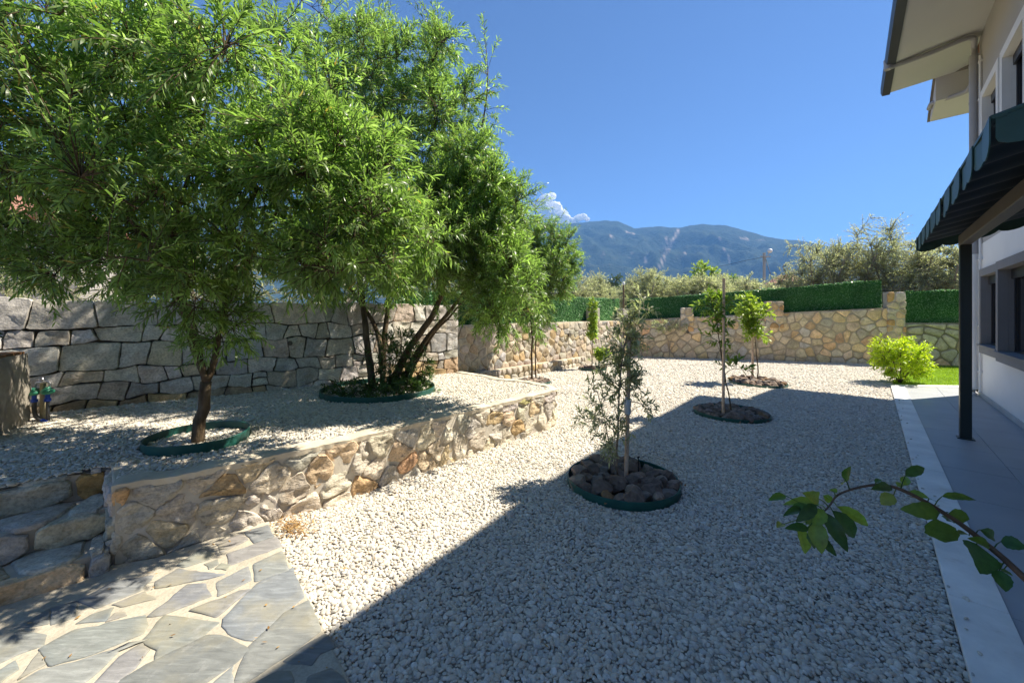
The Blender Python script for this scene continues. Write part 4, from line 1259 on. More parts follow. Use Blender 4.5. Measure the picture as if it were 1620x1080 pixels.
# olive sapling in the nearest ring
yo = OL.y
limbs = [([OL, at3(976, 735, yo), at3(977, 690, yo - .05), at3(979, 640, yo - .05), at3(984, 580, yo - .04), at3(991, 530, yo), at3(1005, 490, yo)], 0.013, 0.004),
         ([at3(977, 750, yo), at3(966, 710, yo - .08), at3(955, 660, yo - .1), at3(945, 620, yo - .1)], 0.008, 0.003)]
vols = [((OL.x - .12, yo - .06, 0.55), (0.20, 0.18, 0.36)), ((OL.x + .09, yo, 1.30), (0.23, 0.2, 0.36)), ((OL.x + .02, yo - .05, 0.95), (0.25, .2, .28)), ((OL.x + .22, yo + .05, 1.58), (.12, .12, .2)), ((OL.x + .22, yo, 0.66), (0.10, .1, .12), .002)]
spec = dict(seed=11, limbs=limbs, vols=vols, nb=32, nt=215, per=14, ll=0.060, lw=0.018, maxtwig=0.20, up=0.5, hang=0.0, first=0.25, bare=0.15, tw_r=.0018)
plant('olive_sapling', OL, 'grey green olive sapling tied to a stake in the nearest ring of rocks', 'sapling', spec, M['olive_leaf'], M['olive_bark'])
ot = at3(996, 500, OS.y)
o = stake(OS, ot, 0.019, 'thick brown stake holding the olive sapling in the nearest ring')
mb = MB(); w0 = Vector(OS).lerp(Vector(ot), .46)
mb.lathe(w0, [(0.024, -.07), (0.034, -.05), (0.030, 0), (0.036, .05), (0.026, .075), (0.022, .09)], 12)
mb.build('plastic_wrap', M['film'], o, smooth=True)
mb = MB(); mb.tube([at(1010, 757) + Vector((0, 0, z)) for z in (0, .1, .2)], [0.006, .006, .005], 8); mb.tube([at(1010, 757) + Vector((-.012, 0, .2)), at(1010, 757) + Vector((.012, 0, .215))], 0.008, 8)
o = mb.build('drip_emitter', M['wire'], None, smooth=True, sharp=40); tag(o, 'thin black drip irrigation peg among the rocks behind the olive stake', 'irrigation peg')

B2 = at(1158, 657); y2 = B2.y
limbs = [([B2, at3(1153, 625, y2), at3(1146, 590, y2), at3(1139, 545, y2), at3(1134, 510, y2), at3(1126, 478, y2)], 0.012, 0.004), ([at3(1148, 605, y2), at3(1142, 570, y2 - .02), at3(1136, 530, y2 - .05)], 0.008, 0.003)]
vols = [((3.22, y2, 1.62), (0.17, 0.16, 0.30)), ((3.25, y2, 1.25), (0.14, .13, .25)), ((3.42, y2 - .05, .78), (0.10, .1, .22), .004), ((3.1, y2, 1.7), (.2, .15, .1), .003)]
spec = dict(seed=12, limbs=limbs, vols=vols, nb=14, nt=60, per=11, ll=0.115, lw=0.036, maxtwig=0.22, up=0.6, hang=0.05, first=0.3, bare=0.1)
plant('citrus_sapling', B2, 'tall leafy sapling with dark green leaves beside a high stake in the house shadow', 'sapling', spec, M['citrus_leaf'], M['bark'])
stake(at(1144, 660), at3(1145, 440, at(1144, 660).y), 0.021, 'tallest stake, rising above the hedge line beside the dark leaved sapling')

B3 = at(1198, 605); y3 = B3.y
limbs = [([B3, at3(1199, 580, y3), at3(1196, 555, y3), at3(1194, 530, y3), at3(1190, 500, y3), at3(1184, 478, y3)], 0.016, 0.005), ([at3(1194, 530, y3), at3(1203, 510, y3), at3(1212, 498, y3)], 0.008, 0.004)]
vols = [((5.5, y3, 1.62), (0.33, 0.3, 0.30)), ((5.5, y3, 1.25), (0.28, .25, .22)), ((5.35, y3, 1.85), (.18, .18, .14), .006), ((5.7, y3, 1.0), (.12, .12, .14), .004)]
spec = dict(seed=13, limbs=limbs, vols=vols, nb=16, nt=100, per=10, ll=0.115, lw=0.058, maxtwig=0.24, up=0.5, hang=0.1, first=0.35, bare=0.15)
plant('leafy_sapling', B3, 'bright yellow green sapling in the sunlit ring before the far wall', 'sapling', spec, M['fresh_leaf'], M['bark'])
stake(at(1190, 605), at3(1191, 520, at(1190, 605).y), 0.026, 'short stake beside the bright yellow green sapling')

B4 = Vector((2.26, 10.88, 0)); y4 = 10.88
limbs = [([B4, at3(937, 555, y4), at3(938, 520, y4), at3(938, 478, y4)], 0.016, 0.006), ([at3(946, 584, y4), at3(948, 550, y4), at3(947, 535, y4)], 0.010, 0.006)]
vols = [((2.28, y4, 1.55), (0.12, 0.12, 0.48)), ((2.28, y4, 1.1), (0.12, .12, .3)), ((2.52, y4 - .1, .45), (.22, .15, .12), .006)]
spec = dict(seed=14, limbs=limbs, vols=vols, nb=14, nt=170, per=10, ll=0.12, lw=0.045, maxtwig=0.15, up=0.4, hang=0.1, first=0.3, bare=0.1)
plant('columnar_sapling', B4, 'slim columnar bright green sapling standing before the cream wall', 'sapling', spec, M['fresh_leaf'], M['bark'])

sb = at(1424, 607)
limbs = [([sb, sb + Vector((math.cos(a) * .25, math.sin(a) * .25, .45)), sb + Vector((math.cos(a) * .45, math.sin(a) * .4, .8))], 0.012, 0.005) for a in np.linspace(0.3, 5.8, 7)]
vols = [(tuple(sb + Vector((0, 0, .50))), (0.56, 0.5, 0.46)), (tuple(sb + Vector((-.1, 0, .78))), (.4, .35, .28)), (tuple(sb + Vector((.45, 0, .35))), (.25, .25, .16), .02)]
spec = dict(seed=15, limbs=limbs, vols=vols, nb=60, nt=620, per=13, ll=0.075, lw=0.022, maxtwig=0.2, up=0.5, hang=0.05, first=0.1, bare=0.1)
plant('shrub', sb, 'round lime green shrub at the corner of the gravel and the lawn', 'shrub', spec, M['lime_leaf'], M['bark'])

# small climber on the far wall
cb = far(0.2) + fnn * 0.12
limbs = [([cb, cb + Vector((0, 0, .6)), cb + Vector((-.3, .05, 1.05))], 0.01, 0.005), ([cb, cb + Vector((.1, 0, .7)), cb + Vector((.45, -.1, 1.1))], 0.01, 0.005)]
spec = dict(seed=16, limbs=limbs, vols=[(tuple(cb + Vector((-.25, .02, 1.1))), (.42, .12, .16)), (tuple(cb + Vector((.4, -.12, 1.12))), (.42, .12, .16))], nb=14, nt=70, per=12, ll=0.09, lw=0.02, maxtwig=0.2, up=0.4, hang=0.0, first=0.5)
plant('wall_shrub', cb, 'thin grey green shrub against the far wall, left of the first pillar', 'shrub', spec, M['olive_leaf'], M['olive_bark'])

# ------------------------------------------------------------------ artificial hedge panels
def hedge(p0, p1, z0a, z0b, z1a, z1b, label, seed, dens=2600):
    t = thing('artificial_hedge', p0.lerp(p1, .5) + Vector((0, 0, (z0a + z0b) / 2)), label, 'hedge panel', 'artificial hedge panels on the garden walls')
    tx = (p1 - p0); L = tx.length; tx = tx / L
    n = Vector((tx.y, -tx.x, 0))
    mb = MB()
    th = 0.03
    vs = [p0 + n * s * th + Vector((0, 0, z)) for s in (1, -1) for z in (z0a, z1a - .02)] + [p1 + n * s * th + Vector((0, 0, z)) for s in (1, -1) for z in (z0b, z1b - .02)]
    mb.add(vs, [(0, 1, 5, 4), (2, 6, 7, 3), (1, 3, 7, 5), (0, 4, 6, 2), (0, 2, 3, 1), (4, 5, 7, 6)])
    mb.build('backing', M['hedge_back'], t)
    r = np.random.default_rng(seed)
    area = L * ((z1a - z0a) + (z1b - z0b)) / 2
    m = int(area * dens)
    u = r.uniform(0, 1, m); v = r.uniform(0, 1, m)
    side = np.where(r.uniform(0, 1, m) < 0.75, 1.0, -1.0)
    topm = r.uniform(0, 1, m) < 0.06
    v = np.where(topm, 1.0, v)
    zlo = z0a + (z0b - z0a) * u; zhi = z1a + (z1b - z1a) * u
    zhi = zhi + 0.018 * np.sin(u * L * 2.3 + seed) + 0.012 * np.sin(u * L * 6.1 + seed * 2)
    P = np.array(p0)[None] + np.array(tx)[None] * (u * L)[:, None] + np.array(n)[None] * (side * th * np.where(topm, r.uniform(-1, 1, m), 1))[:, None]
    P[:, 2] = zlo + (zhi - .02 - zlo) * v
    d = unit(np.array(n)[None] * (side * np.where(topm, .3, .9))[:, None] + np.array([0, 0, 0.25]) + r.normal(0, .75, (m, 3)))
    nl = unit(np.array(n)[None] * side[:, None] + np.array([0, 0, .6]) + r.normal(0, .5, (m, 3)))
    quad_leaves('leaves', P, d, nl, r.uniform(.028, .05, m), r.uniform(.012, .022, m), M['hedge_leaf'], t)
back = 0.28
cn = -N * back
hedge(H(4.0, -6.87), H(11.04, -6.87), 1.332, 1.332, 2.06, 2.10, 'sunlit artificial hedge panel on the cream wall, running behind the slender tree', 81, 1900)
hedge(H(11.06, -6.87), H(13.2, -6.87), 1.332, 1.332, 2.10, 2.14, 'short sunlit artificial hedge panel on the cream wall between its two square pillars', 82)
ub = -fnn * back
def fz(t): return FT(t * FARDIR.length) + .003
def hz(t): return 2.12 + (2.66 - 2.12) * (t / 1.06) ** 1.15
for (ta, tb, lab, sd) in ((0.005, 0.2825, 'dark artificial hedge panel at the corner, left of the first far pillar', 83), (0.2835, 0.6475, 'artificial hedge panel between the two pillars of the far wall', 84), (0.6485, 1.06, 'tallest artificial hedge panel, right of the second far pillar', 85)):
    hedge(far(ta) + ub, far(tb) + ub, fz(ta), fz(tb), hz(ta), hz(tb), lab, sd, 2200)
rd = (rw1 - rw0).normalized(); rn_ = Vector((rd.y, -rd.x, 0))
hedge(rw0 + rd * .12 - rn_ * .2, rw1 - rn_ * .2, 1.293, 1.293, 2.30, 2.30, 'artificial hedge panel on the low wall behind the lawn', 86, 2000)

# corner lamp post
cp = CORNER + Vector((-0.12, -0.1, 0))
t = thing('lamp_post', cp, 'thin brown post with a small white lamp at the corner of the hedges', 'lamp post')
mb = MB(); mb.tube([cp, cp + Vector((0, 0, 2.62))], 0.028, 10); mb.build('pole', M['rust_pole'], t, smooth=True, sharp=40)
mb = MB(); mb.lathe(cp + Vector((0, 0, 2.62)), [(0.025, 0), (0.045, .02), (0.045, .08), (0.03, .11), (0.012, .12)], 12); mb.build('lamp_head', M['lamp_white'], t, smooth=True, sharp=40)

# ------------------------------------------------------------------ lawn
gp = [T_END + Vector((0.05, 0.03, 0)), far(1.118) + fnn * .02, rw1 + rn_ * .02, H(14.5, 6.0), H(12.3, 2.1), at(1535, 613.4)]
g = MB(); g.add([(p.x, p.y, 0.012) for p in gp], [tuple(range(len(gp)))])
me_o = g.build('lawn', M['lawn']); tag(me_o, 'small sunlit lawn between the terrace end and the low wall', 'lawn', kind='structure')
q = np.column_stack([nr.uniform(8, 17, 90000), nr.uniform(6.5, 12.5, 90000)])
q = q[inside([(p.x, p.y) for p in gp], q)]
n = len(q)
quad_leaves('grass', np.column_stack([q, np.full(n, .012)]), np.column_stack([nr.normal(0, .35, n), nr.normal(0, .35, n), np.ones(n)]), np.column_stack([nr.normal(0, 1, n), nr.normal(0, 1, n), np.zeros(n)]), nr.uniform(.025, .05, n), nr.uniform(.006, .011, n), M['grass'], None)
o = bpy.data.objects['grass']; tag(o, 'short bright grass blades of the small lawn', 'grass', kind='stuff')

# ------------------------------------------------------------------ terrace
ter = tag(bpy.data.objects.new('terrace', None), 'grey tiled terrace strip with white marble edging along the house', 'terrace', kind='structure')
ter.location = H(4, 0.9); COL.objects.link(ter)
def ter_end(p): return 11.715 + 0.81 * (p - 0.31)
g = MB()
g.add([H(-4, .318, -.1), H(-4, 1.56, -.1), H(ter_end(1.56) - .01, 1.56, -.1), H(ter_end(.318) - .01, .318, -.1), H(-4, .318, .018), H(-4, 1.56, .018), H(ter_end(1.56) - .01, 1.56, .018), H(ter_end(.318) - .01, .318, .018)],
      [(0, 3, 2, 1), (4, 5, 6, 7), (0, 1, 5, 4), (1, 2, 6, 5), (2, 3, 7, 6), (3, 0, 4, 7)])
g.build('base_slab', M['grout'], ter)
def slab(poly, z0, z1, m, name):
    mb = MB(); mb.prism([(p.x, p.y) for p in poly], z0, z1)
    return mb.build(name, m, ter, bevel=0.003)
a = -4.0
while a < ter_end(.31) - 0.05:
    b = min(a + 1.2, ter_end(.31))
    end = b >= ter_end(.31) - 1e-6
    slab([H(a + .0015, .31), H(b - .0015, .31), H((ter_end(.523) if end else b) - .0015, .523), H(a + .0015, .523)], 0.02, 0.052, M['marble'], 'edging_slab')
    a = b
p = .527
while p < 1.49:
    p1 = min(p + .335, 1.5)
    slab([H(ter_end(p) - .26, p), H(ter_end(p), p), H(ter_end(p1 - .003), p1 - .003), H(ter_end(p1 - .003) - .26, p1 - .003)], 0.02, 0.0505, M['marble'], 'edging_slab')
    p = p1
for (pa, pb) in ((.527, 1.008), (1.011, 1.497)):
    a = -3.6 if pa > 1 else -4.0
    while a < ter_end(pa) - .3:
        b = a + 0.9
        la, lb = min(b, ter_end(pa) - .264), min(b, ter_end(pb) - .264)
        slab([H(a + .0015, pa), H(la - .0015, pa), H(lb - .0015, pb), H(a + .0015, pb)], 0.0, 0.036, M['tile'], 'tile')
        a = b

# ------------------------------------------------------------------ house
house = thing('house', H(6, 4.5), 'white two storey house with wide cream eaves at the right edge', 'house')
WP = 1.52
CA = 11.5
def facade(p, a0, a1, z0, z1, holes, m, name):
    As = sorted({a0, a1, *[h[0] for h in holes], *[h[1] for h in holes]}); Zs = sorted({z0, z1, *[h[2] for h in holes], *[h[3] for h in holes]})
    As = [x for x in As if a0 <= x <= a1]; Zs = [x for x in Zs if z0 <= x <= z1]
    mb = MB()
    for i in range(len(As) - 1):
        for j in range(len(Zs) - 1):
            ca, cz = (As[i] + As[i + 1]) / 2, (Zs[j] + Zs[j + 1]) / 2
            if any(h[0] < ca < h[1] and h[2] < cz < h[3] for h in holes): continue
            mb.add([H(As[i], p, Zs[j]), H(As[i + 1], p, Zs[j]), H(As[i + 1], p, Zs[j + 1]), H(As[i], p, Zs[j + 1])], [(3, 2, 1, 0)])
    return mb.build(name, m, house)
LOW = [(9.84, 11.05, 1.0, 2.27), (8.05, 9.50, 0.98, 2.27), (4.6, 6.2, 0.05, 2.3), (1.0, 2.6, 1.0, 2.26)]
UPP = [(9.80, 10.85, 4.25, 5.48), (8.30, 9.40, 4.25, 5.48), (4.6, 6.0, 4.25, 5.48), (1.0, 2.4, 4.25, 5.48)]
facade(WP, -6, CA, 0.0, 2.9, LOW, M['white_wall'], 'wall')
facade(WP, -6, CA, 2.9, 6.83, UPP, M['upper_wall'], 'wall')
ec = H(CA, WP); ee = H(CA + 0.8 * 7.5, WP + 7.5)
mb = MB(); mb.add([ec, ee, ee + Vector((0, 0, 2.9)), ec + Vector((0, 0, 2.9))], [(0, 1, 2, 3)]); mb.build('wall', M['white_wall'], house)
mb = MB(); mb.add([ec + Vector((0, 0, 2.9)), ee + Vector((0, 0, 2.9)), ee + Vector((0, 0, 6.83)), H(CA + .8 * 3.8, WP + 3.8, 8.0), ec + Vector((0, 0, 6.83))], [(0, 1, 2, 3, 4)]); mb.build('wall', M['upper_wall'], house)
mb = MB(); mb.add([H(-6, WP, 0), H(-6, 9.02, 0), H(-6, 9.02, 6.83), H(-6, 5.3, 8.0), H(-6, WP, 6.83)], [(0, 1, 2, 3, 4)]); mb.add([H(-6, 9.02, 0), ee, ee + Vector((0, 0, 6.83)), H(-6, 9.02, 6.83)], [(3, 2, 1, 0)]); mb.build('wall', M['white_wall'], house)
mb = MB(); mb.hbox(-4, CA + .01, WP - 0.018, WP - .002, 0.02, 0.115); mb.build('plinth', M['plinth'], house)
def window(h, sm, w, dep, name='window'):
    a0, a1, z0, z1 = h
    mb = MB()
    o_, i_ = WP - dep, WP + 0.17
    mb.hbox(a0 - w, a1 + w, o_, WP + .02, z1, z1 + w)
    mb.hbox(a0 - w, a1 + w, o_, WP + .02, z0 - w, z0)
    mb.hbox(a0 - w, a0, o_, WP + .02, z0, z1)
    mb.hbox(a1, a1 + w, o_, WP + .02, z0, z1)
    e = .002
    mb.hbox(a0 - .03, a0, WP + .021, i_, z0, z1); mb.hbox(a1, a1 + .03, WP + .021, i_, z0, z1)
    mb.hbox(a0, a1, WP + .021, i_, z1, z1 + .03); mb.hbox(a0, a1, WP + .021, i_, z0 - .03, z0)
    wi = mb.build(name, sm, house)
    mb = MB()
    f = .06
    ip = WP + .075
    for (x0, x1, y0, y1) in ((a0, a1, z1 - f, z1), (a0, a1, z0, z0 + f), (a0, a0 + f, z0 + f, z1 - f), (a1 - f, a1, z0 + f, z1 - f), ((a0 + a1) / 2 - .03, (a0 + a1) / 2 + .03, z0 + f, z1 - f)):
        mb.hbox(x0 + e, x1 - e, ip, ip + .06, y0, y1)
    mb.hbox(a0 + e, a1 - e, ip - .03, ip - .001, z1 - .15, z1 - e)
    mb.build('sash', M['black_frame'], wi)
    mb = MB(); mb.hbox(a0 + f, a1 - f, ip + .025, ip + .035, z0 + f, z1 - f); mb.build('pane', M['glass'], wi)
    mb = MB(); mb.hbox(a0 - w - .01, a1 + w + .01, o_ - .03, ip, z0 - .0, z0 + .025); mb.build('sill', sm, wi)
for i, h in enumerate(LOW):
    window(h, M['frame_grey'], .13, .05 if i != 1 else .085)
for h in UPP: window(h, M['frame_white'], .14, .06)

# eaves, roof
EAVE = [(11.9, .31), (7.8, .44), (4.9, .78), (-6.5, 2.1 - .35)]  # bend beyond the view is added to shape the shadow edge on the gravel
EZ = 6.45
def eave_p(a):
    for (a0, p0), (a1, p1) in zip(EAVE, EAVE[1:]):
        if a <= a0 and a >= a1: return p0 + (p1 - p0) * (a - a0) / (a1 - a0)
    return EAVE[0][1]
mb = MB()
ends = {}
line = [11.9, 7.8, 4.9, 1.0]
bot_o = [H(a, eave_p(a), EZ) for a in line]
bot_i = [H(12.68, WP + .01, 6.835)] + [H(a, WP + .01, 6.835) for a in line[1:]]
top_o = [v + Vector((0, 0, .10)) for v in bot_o]; top_i = [v + Vector((0, 0, .10)) for v in bot_i]
nL = len(line)
vs = bot_o + bot_i + top_o + top_i
fs = []
for i in range(nL - 1):
    fs.append((i, i + 1, nL + i + 1, nL + i))
    fs.append((2 * nL + i, 3 * nL + i, 3 * nL + i + 1, 2 * nL + i + 1))
    fs.append((i, 2 * nL + i, 2 * nL + i + 1, i + 1))
fs += [(0, nL, 3 * nL, 2 * nL), (nL - 1, 3 * nL - 1, 4 * nL - 1, 2 * nL - 1)]
mb.add(vs, fs)
mb.build('soffit', M['soffit'], house)
mb = MB()                                            # roof slab up to the ridge and down behind
rz = lambda p: EZ + .105 + .315 * (p - .31)
RID = 5.4
ra = [11.95, 7.8, 4.9, 1.0, -6.5]
ol = [H(a, (eave_p(a) if a > -6 else 1.7) - .02, rz(.29)) for a in ra]
ridg = [H(16.4, RID, rz(RID))] + [H(a, RID, rz(RID)) for a in ra[1:]]  # unseen roof end is slanted to place the far edge of its shadow
mid_ = [H(12.75, WP, rz(WP) + .002)] + [H(a, WP, rz(WP) + .002) for a in ra[1:]]
bk = [H(19.5, 9.6, rz(1.0))] + [H(a, 9.6, rz(1.0)) for a in ra[1:]]
for (A_, B_) in ((ol, mid_), (mid_, ridg), (ridg, bk)):
    for i in range(len(ra) - 1):
        up_ = Vector((0, 0, .12))
        q4 = [A_[i], A_[i + 1], B_[i + 1], B_[i]]
        mb.add(q4 + [v + up_ for v in q4], [(0, 1, 2, 3), (7, 6, 5, 4), (0, 4, 5, 1), (1, 5, 6, 2), (2, 6, 7, 3), (3, 7, 4, 0)])
mb.build('roof', M['roof_tile'], house)
mb = MB()
for i in range(nL - 1):
    a0, a1 = line[i], line[i + 1]
    c0, c1 = eave_p(a0), eave_p(a1)
    prof = [(-.004, EZ - .03), (-.13, EZ - .02), (-.155, EZ + .05), (-.155, EZ + .17), (-.14, EZ + .17), (-.004, EZ + .16)]
    if i == 0: a0 = 11.93
    v0 = [H(a0, c0 + dp, z) for dp, z in prof]; v1 = [H(a1, c1 + dp, z) for dp, z in prof]
    n6 = len(prof)
    f6 = [(k, n6 + k, n6 + (k + 1) % n6, (k + 1) % n6) for k in range(n6)]
    if i == 0: f6.append(tuple(range(n6)))
    mb.add(v0 + v1, f6)
mb.build('gutter', M['gutter'], house)
# lower eave round the corner with its stepped tiles
mb = MB()
pa, pb = 1.04, 3.2
prof = [(12.55, 6.25), (13.65, 6.20), (13.65, 6.33), (12.55, 6.80)]
mb.add([H(a, pa, z) for a, z in prof] + [H(a, pb, z) for a, z in prof], [(0, 3, 2, 1), (4, 5, 6, 7), (0, 1, 5, 4), (1, 2, 6, 5), (2, 3, 7, 6), (3, 0, 4, 7)])
mb.build('lower_eave', M['soffit'], house)
for i in range(8):
    a0 = 12.5 + i * .155
    z0 = 6.79 - i * .064
    mb = MB()
    mb.add([H(a0, 1.0, z0), H(a0 + .2, 1.0, z0 - .10), H(a0 + .2, 1.0, z0 - .075), H(a0, 1.0, z0 + .055), H(a0, pb, z0), H(a0 + .2, pb, z0 - .10), H(a0 + .2, pb, z0 - .075), H(a0, pb, z0 + .055)],
           [(0, 3, 2, 1), (4, 5, 6, 7), (0, 1, 5, 4), (1, 2, 6, 5), (2, 3, 7, 6), (3, 0, 4, 7)])
    mb.build('roof_tile', M['eave_tile'], house)
mb = MB()
mb.tube(smooth_line([at3(1470, 172, 9.0), at3(1474, 164, 8.75), at3(1485, 160, 8.6), at3(1524, 147, 8.05), at3(1535, 138, 7.8), at3(1544, 120, 7.55)], 18), 0.045, 10)
mb.build('drain_pipe', M['pipe'], house, smooth=True, sharp=50)
# main downpipe from the gutter along the soffit and down the wall
def sof(px, py, drop=.07):                           # point just under the soffit plane seen at that place
    ry = Vector(((px - CX) / F, 1, -(py - HY) / F))
    k_ = (6.835 - EZ) / (WP - .31)
    # z = EZ + k (p - .31) - drop
    np_ = N.dot(ry)
    y = (EZ - k_ * .31 - drop - EYE) / (ry.z - k_ * np_)
    return ry * y + Vector((0, 0, EYE))
s0, s1, s2 = sof(1405, 108, .04), sof(1470, 85), sof(1534, 60)
dpA, dpP = 11.36, WP - .085
mb = MB()
mb.tube(smooth_line([s0 + Vector((0, 0, .12)), s0 + Vector((0, 0, .0)), s0.lerp(s1, .12), s1, s2, H(dpA, dpP, 6.66), H(dpA, dpP, 6.45)], 30), 0.042, 12)
mb.build('drain_pipe', M['pipe'], house, smooth=True, sharp=50)
mb = MB(); mb.tube([s0 + Vector((0, 0, -.03)), s0 + Vector((0, 0, .16))], [.062, .068], 14); mb.build('gutter_outlet', M['pipe'], house, smooth=True, sharp=50)
mb = MB()
mb.tube([H(dpA, dpP, 6.5), H(dpA, dpP, 2.72)], 0.064, 16)
for z in (4.2, 5.6, 6.3): mb.tube([H(dpA, dpP, z - .02), H(dpA, dpP, z + .02)], 0.070, 16)
mb.build('downpipe', M['pipe'], house, smooth=True, sharp=50)  # same pipe as the white length below, its shade put into the colour
mb = MB()
mb.tube([H(dpA, dpP, 2.715), H(dpA, dpP, 0.16), H(dpA - .0, dpP - .01, .09), H(dpA - .03, dpP - .06, .05)], 0.064, 16)
for z in (1.35, .5, 2.6): mb.tube([H(dpA, dpP, z - .02), H(dpA, dpP, z + .02)], 0.070, 16)
mb.build('downpipe', M['white_pipe'], house, smooth=True, sharp=50)
mb = MB()
mb.tube([H(dpA - .14, WP - .03, 6.4), H(dpA - .14, WP - .03, .12)], 0.018, 8)
for z in (1.35, .5, 2.6, 4.2, 5.6, 6.3): mb.hbox(dpA - .17, dpA + .02, WP - .05, WP - .0, z - .012, z + .012)
mb.build('cable_pipe', M['white_pipe'], house, smooth=True, sharp=50)

# ------------------------------------------------------------------ awning
aw = thing('awning', H(5.3, .86), 'dark green metal awning with scalloped fringe on a black post beside the house', 'awning')
A0, A1 = 3.12, 7.80
P0, P1 = 0.47, 1.50
zaw = lambda p: 2.56 + .26 * (p - P0)
mb = MB()
n = 150
vs, fs = [], []
for i in range(n + 1):
    a = A0 + (A1 - A0) * i / n
    ph = (a - A0) / .42 % 1
    w = .028 * math.sin(ph * 2 * PI)
    for p in (P0, P1): vs += [H(a, p, zaw(p) + w), H(a, p, zaw(p) + w + .006)]
for i in range(n):
    b = i * 4
    fs += [(b, b + 4, b + 6, b + 2), (b + 1, b + 3, b + 7, b + 5), (b, b + 1, b + 5, b + 4), (b + 2, b + 6, b + 7, b + 3)]
mb.add(vs, fs)
mb.build('corrugated_sheet', M['awning_under'], aw, smooth=True, sharp=40)
def tab(c, t, nrm, w, h, m):
    mb = MB()
    outl = [(-w / 2, .01), (w / 2, .01)] + [(w / 2 * math.cos(x), -h * .62 - h * .38 * math.sin(x)) for x in np.linspace(0, PI, 9)]
    k_ = len(outl)
    vs = [c + t * u + Vector((0, 0, v)) + nrm * s for s in (0.0, .006) for u, v in outl]
    fs = [tuple(range(k_)), tuple(range(2 * k_ - 1, k_ - 1, -1))] + [(i, k_ + i, k_ + (i + 1) % k_, (i + 1) % k_) for i in range(k_)]
    mb.add(vs, fs)
    mb.build('valance_tab', m, aw)
rn = random.Random(2)
a = A0 + .12
i = 0
while a < A1 - .05:
    tab(H(a, P0 - .012 + (.006 if i % 2 else -.004), zaw(P0) + .035), (D + N * rn.uniform(-.05, .05)).normalized(), -N, .262, .17 + rn.uniform(-.008, .008), M['awning'])
    a += .24; i += 1
for (aa, nn_) in ((A0 - .01, -D), (A1 + .01, D)):
    p = P0 + .12
    i = 0
    while p < P1:
        tab(H(aa, p, zaw(p) + .035) + nn_ * (.006 * (i % 2)), (N + Vector((0, 0, .25))).normalized(), nn_, .262, .17, M['awning'])
        p += .24; i += 1
mb = MB(); mb.hbox(A0 - .02, A1 + .02, P0 - .02, P0 + .03, zaw(P0) + .028, zaw(P0) + .046); mb.build('edge_trim', M['awning'], aw)
mb = MB()
for aa in (A0 - .005, A1 + .005):
    c0, c1 = H(aa, P0 - .02, zaw(P0) + .034), H(aa, P1, zaw(P1) + .036)
    mb.tube([c0, c1], .016, 8)
mb.build('edge_trim', M['awning'], aw)
mb = MB(); mb.hbox(A0 + .02, 7.43, .81, .91, 2.45, 2.575); mb.build('beam', M['beam'], aw, bevel=.006)
mb = MB(); mb.hbox(A0 + .02, A1 - .05, 1.44, 1.495, 2.66, 2.74); mb.build('beam', M['beam'], aw, bevel=.004)
for a in (7.38, 2.85):
    mb = MB(); mb.hbox(a - .05, a + .05, .812, .912, .036, 2.448); mb.build('post', M['post'], aw, bevel=.008)
    mb = MB(); mb.hbox(a - .075, a + .075, .79, .935, .035, .047); mb.build('foot_plate', M['post'], aw)

# ------------------------------------------------------------------ low plastered wall and tap stand at the left
lw = thing('plastered_wall', (-4.75, 3.5, .45), 'low cracked plaster wall with soil on top at the left edge', 'wall')
c0, c1 = Vector((-4.86, 3.86, 0)), Vector((-4.32, 3.10, 0))
dv = (c1 - c0).normalized(); nv = Vector((dv.y, -dv.x, 0))
if nv.x < 0: nv = -nv
mb = MB()
gx, gz = 26, 14
for i in range(gx + 1):
    for j in range(gz + 1):
        u, v = i / gx, j / gz
        p = c0.lerp(c1, u) + Vector((0, 0, .44 + .76 * v))
        d = .022 * noise.noise(p * 5) + .014 * noise.noise(p * 14)
        mb.v.append(tuple(p + nv * (d + .02)))
for i in range(gx):
    for j in range(gz):
        b = i * (gz + 1) + j
        mb.f.append((b, b + gz + 1, b + gz + 2, b + 1))
mb.build('plaster_face', M['plaster'], lw, smooth=True)
mb = MB(); mid = c0.lerp(c1, .5) - nv * .45
mb.box(mid + Vector((0, 0, .82)), dv * ((c1 - c0).length / 2 + .0), nv * .44, Vector((0, 0, .375))); mb.build('body', M['plaster'], lw)
mb = MB(); mb.box(mid + nv * .02 + Vector((0, 0, 1.205)), dv * ((c1 - c0).length / 2 - .01), nv * .42, Vector((0, 0, .012))); mb.build('soil', M['red_soil'], lw)
hp = c0 - nv * .35
limbs = [([hp + dv * (.1 + .16 * i) + Vector((0, 0, 1.2)), hp + dv * (.1 + .17 * i) + Vector((0, 0, 1.45)), hp + dv * (.1 + .18 * i) + Vector((0, 0, 1.7))], .008, .004) for i in range(5)]
hc = hp + dv * .45
spec = dict(seed=18, limbs=limbs, vols=[((hc.x, hc.y, 1.5), (.3, .34, .3)), ((hc.x, hc.y, 1.72), (.28, .3, .2))], nb=20, nt=130, per=12, ll=.05, lw=.02, maxtwig=.16, up=.3, hang=.05, first=.1)
plant('hedge_shrub', (hc.x, hc.y, 1.21), 'dark clipped shrub growing on top of the plastered wall', 'shrub', spec, M['dark_leaf'], M['bark'])

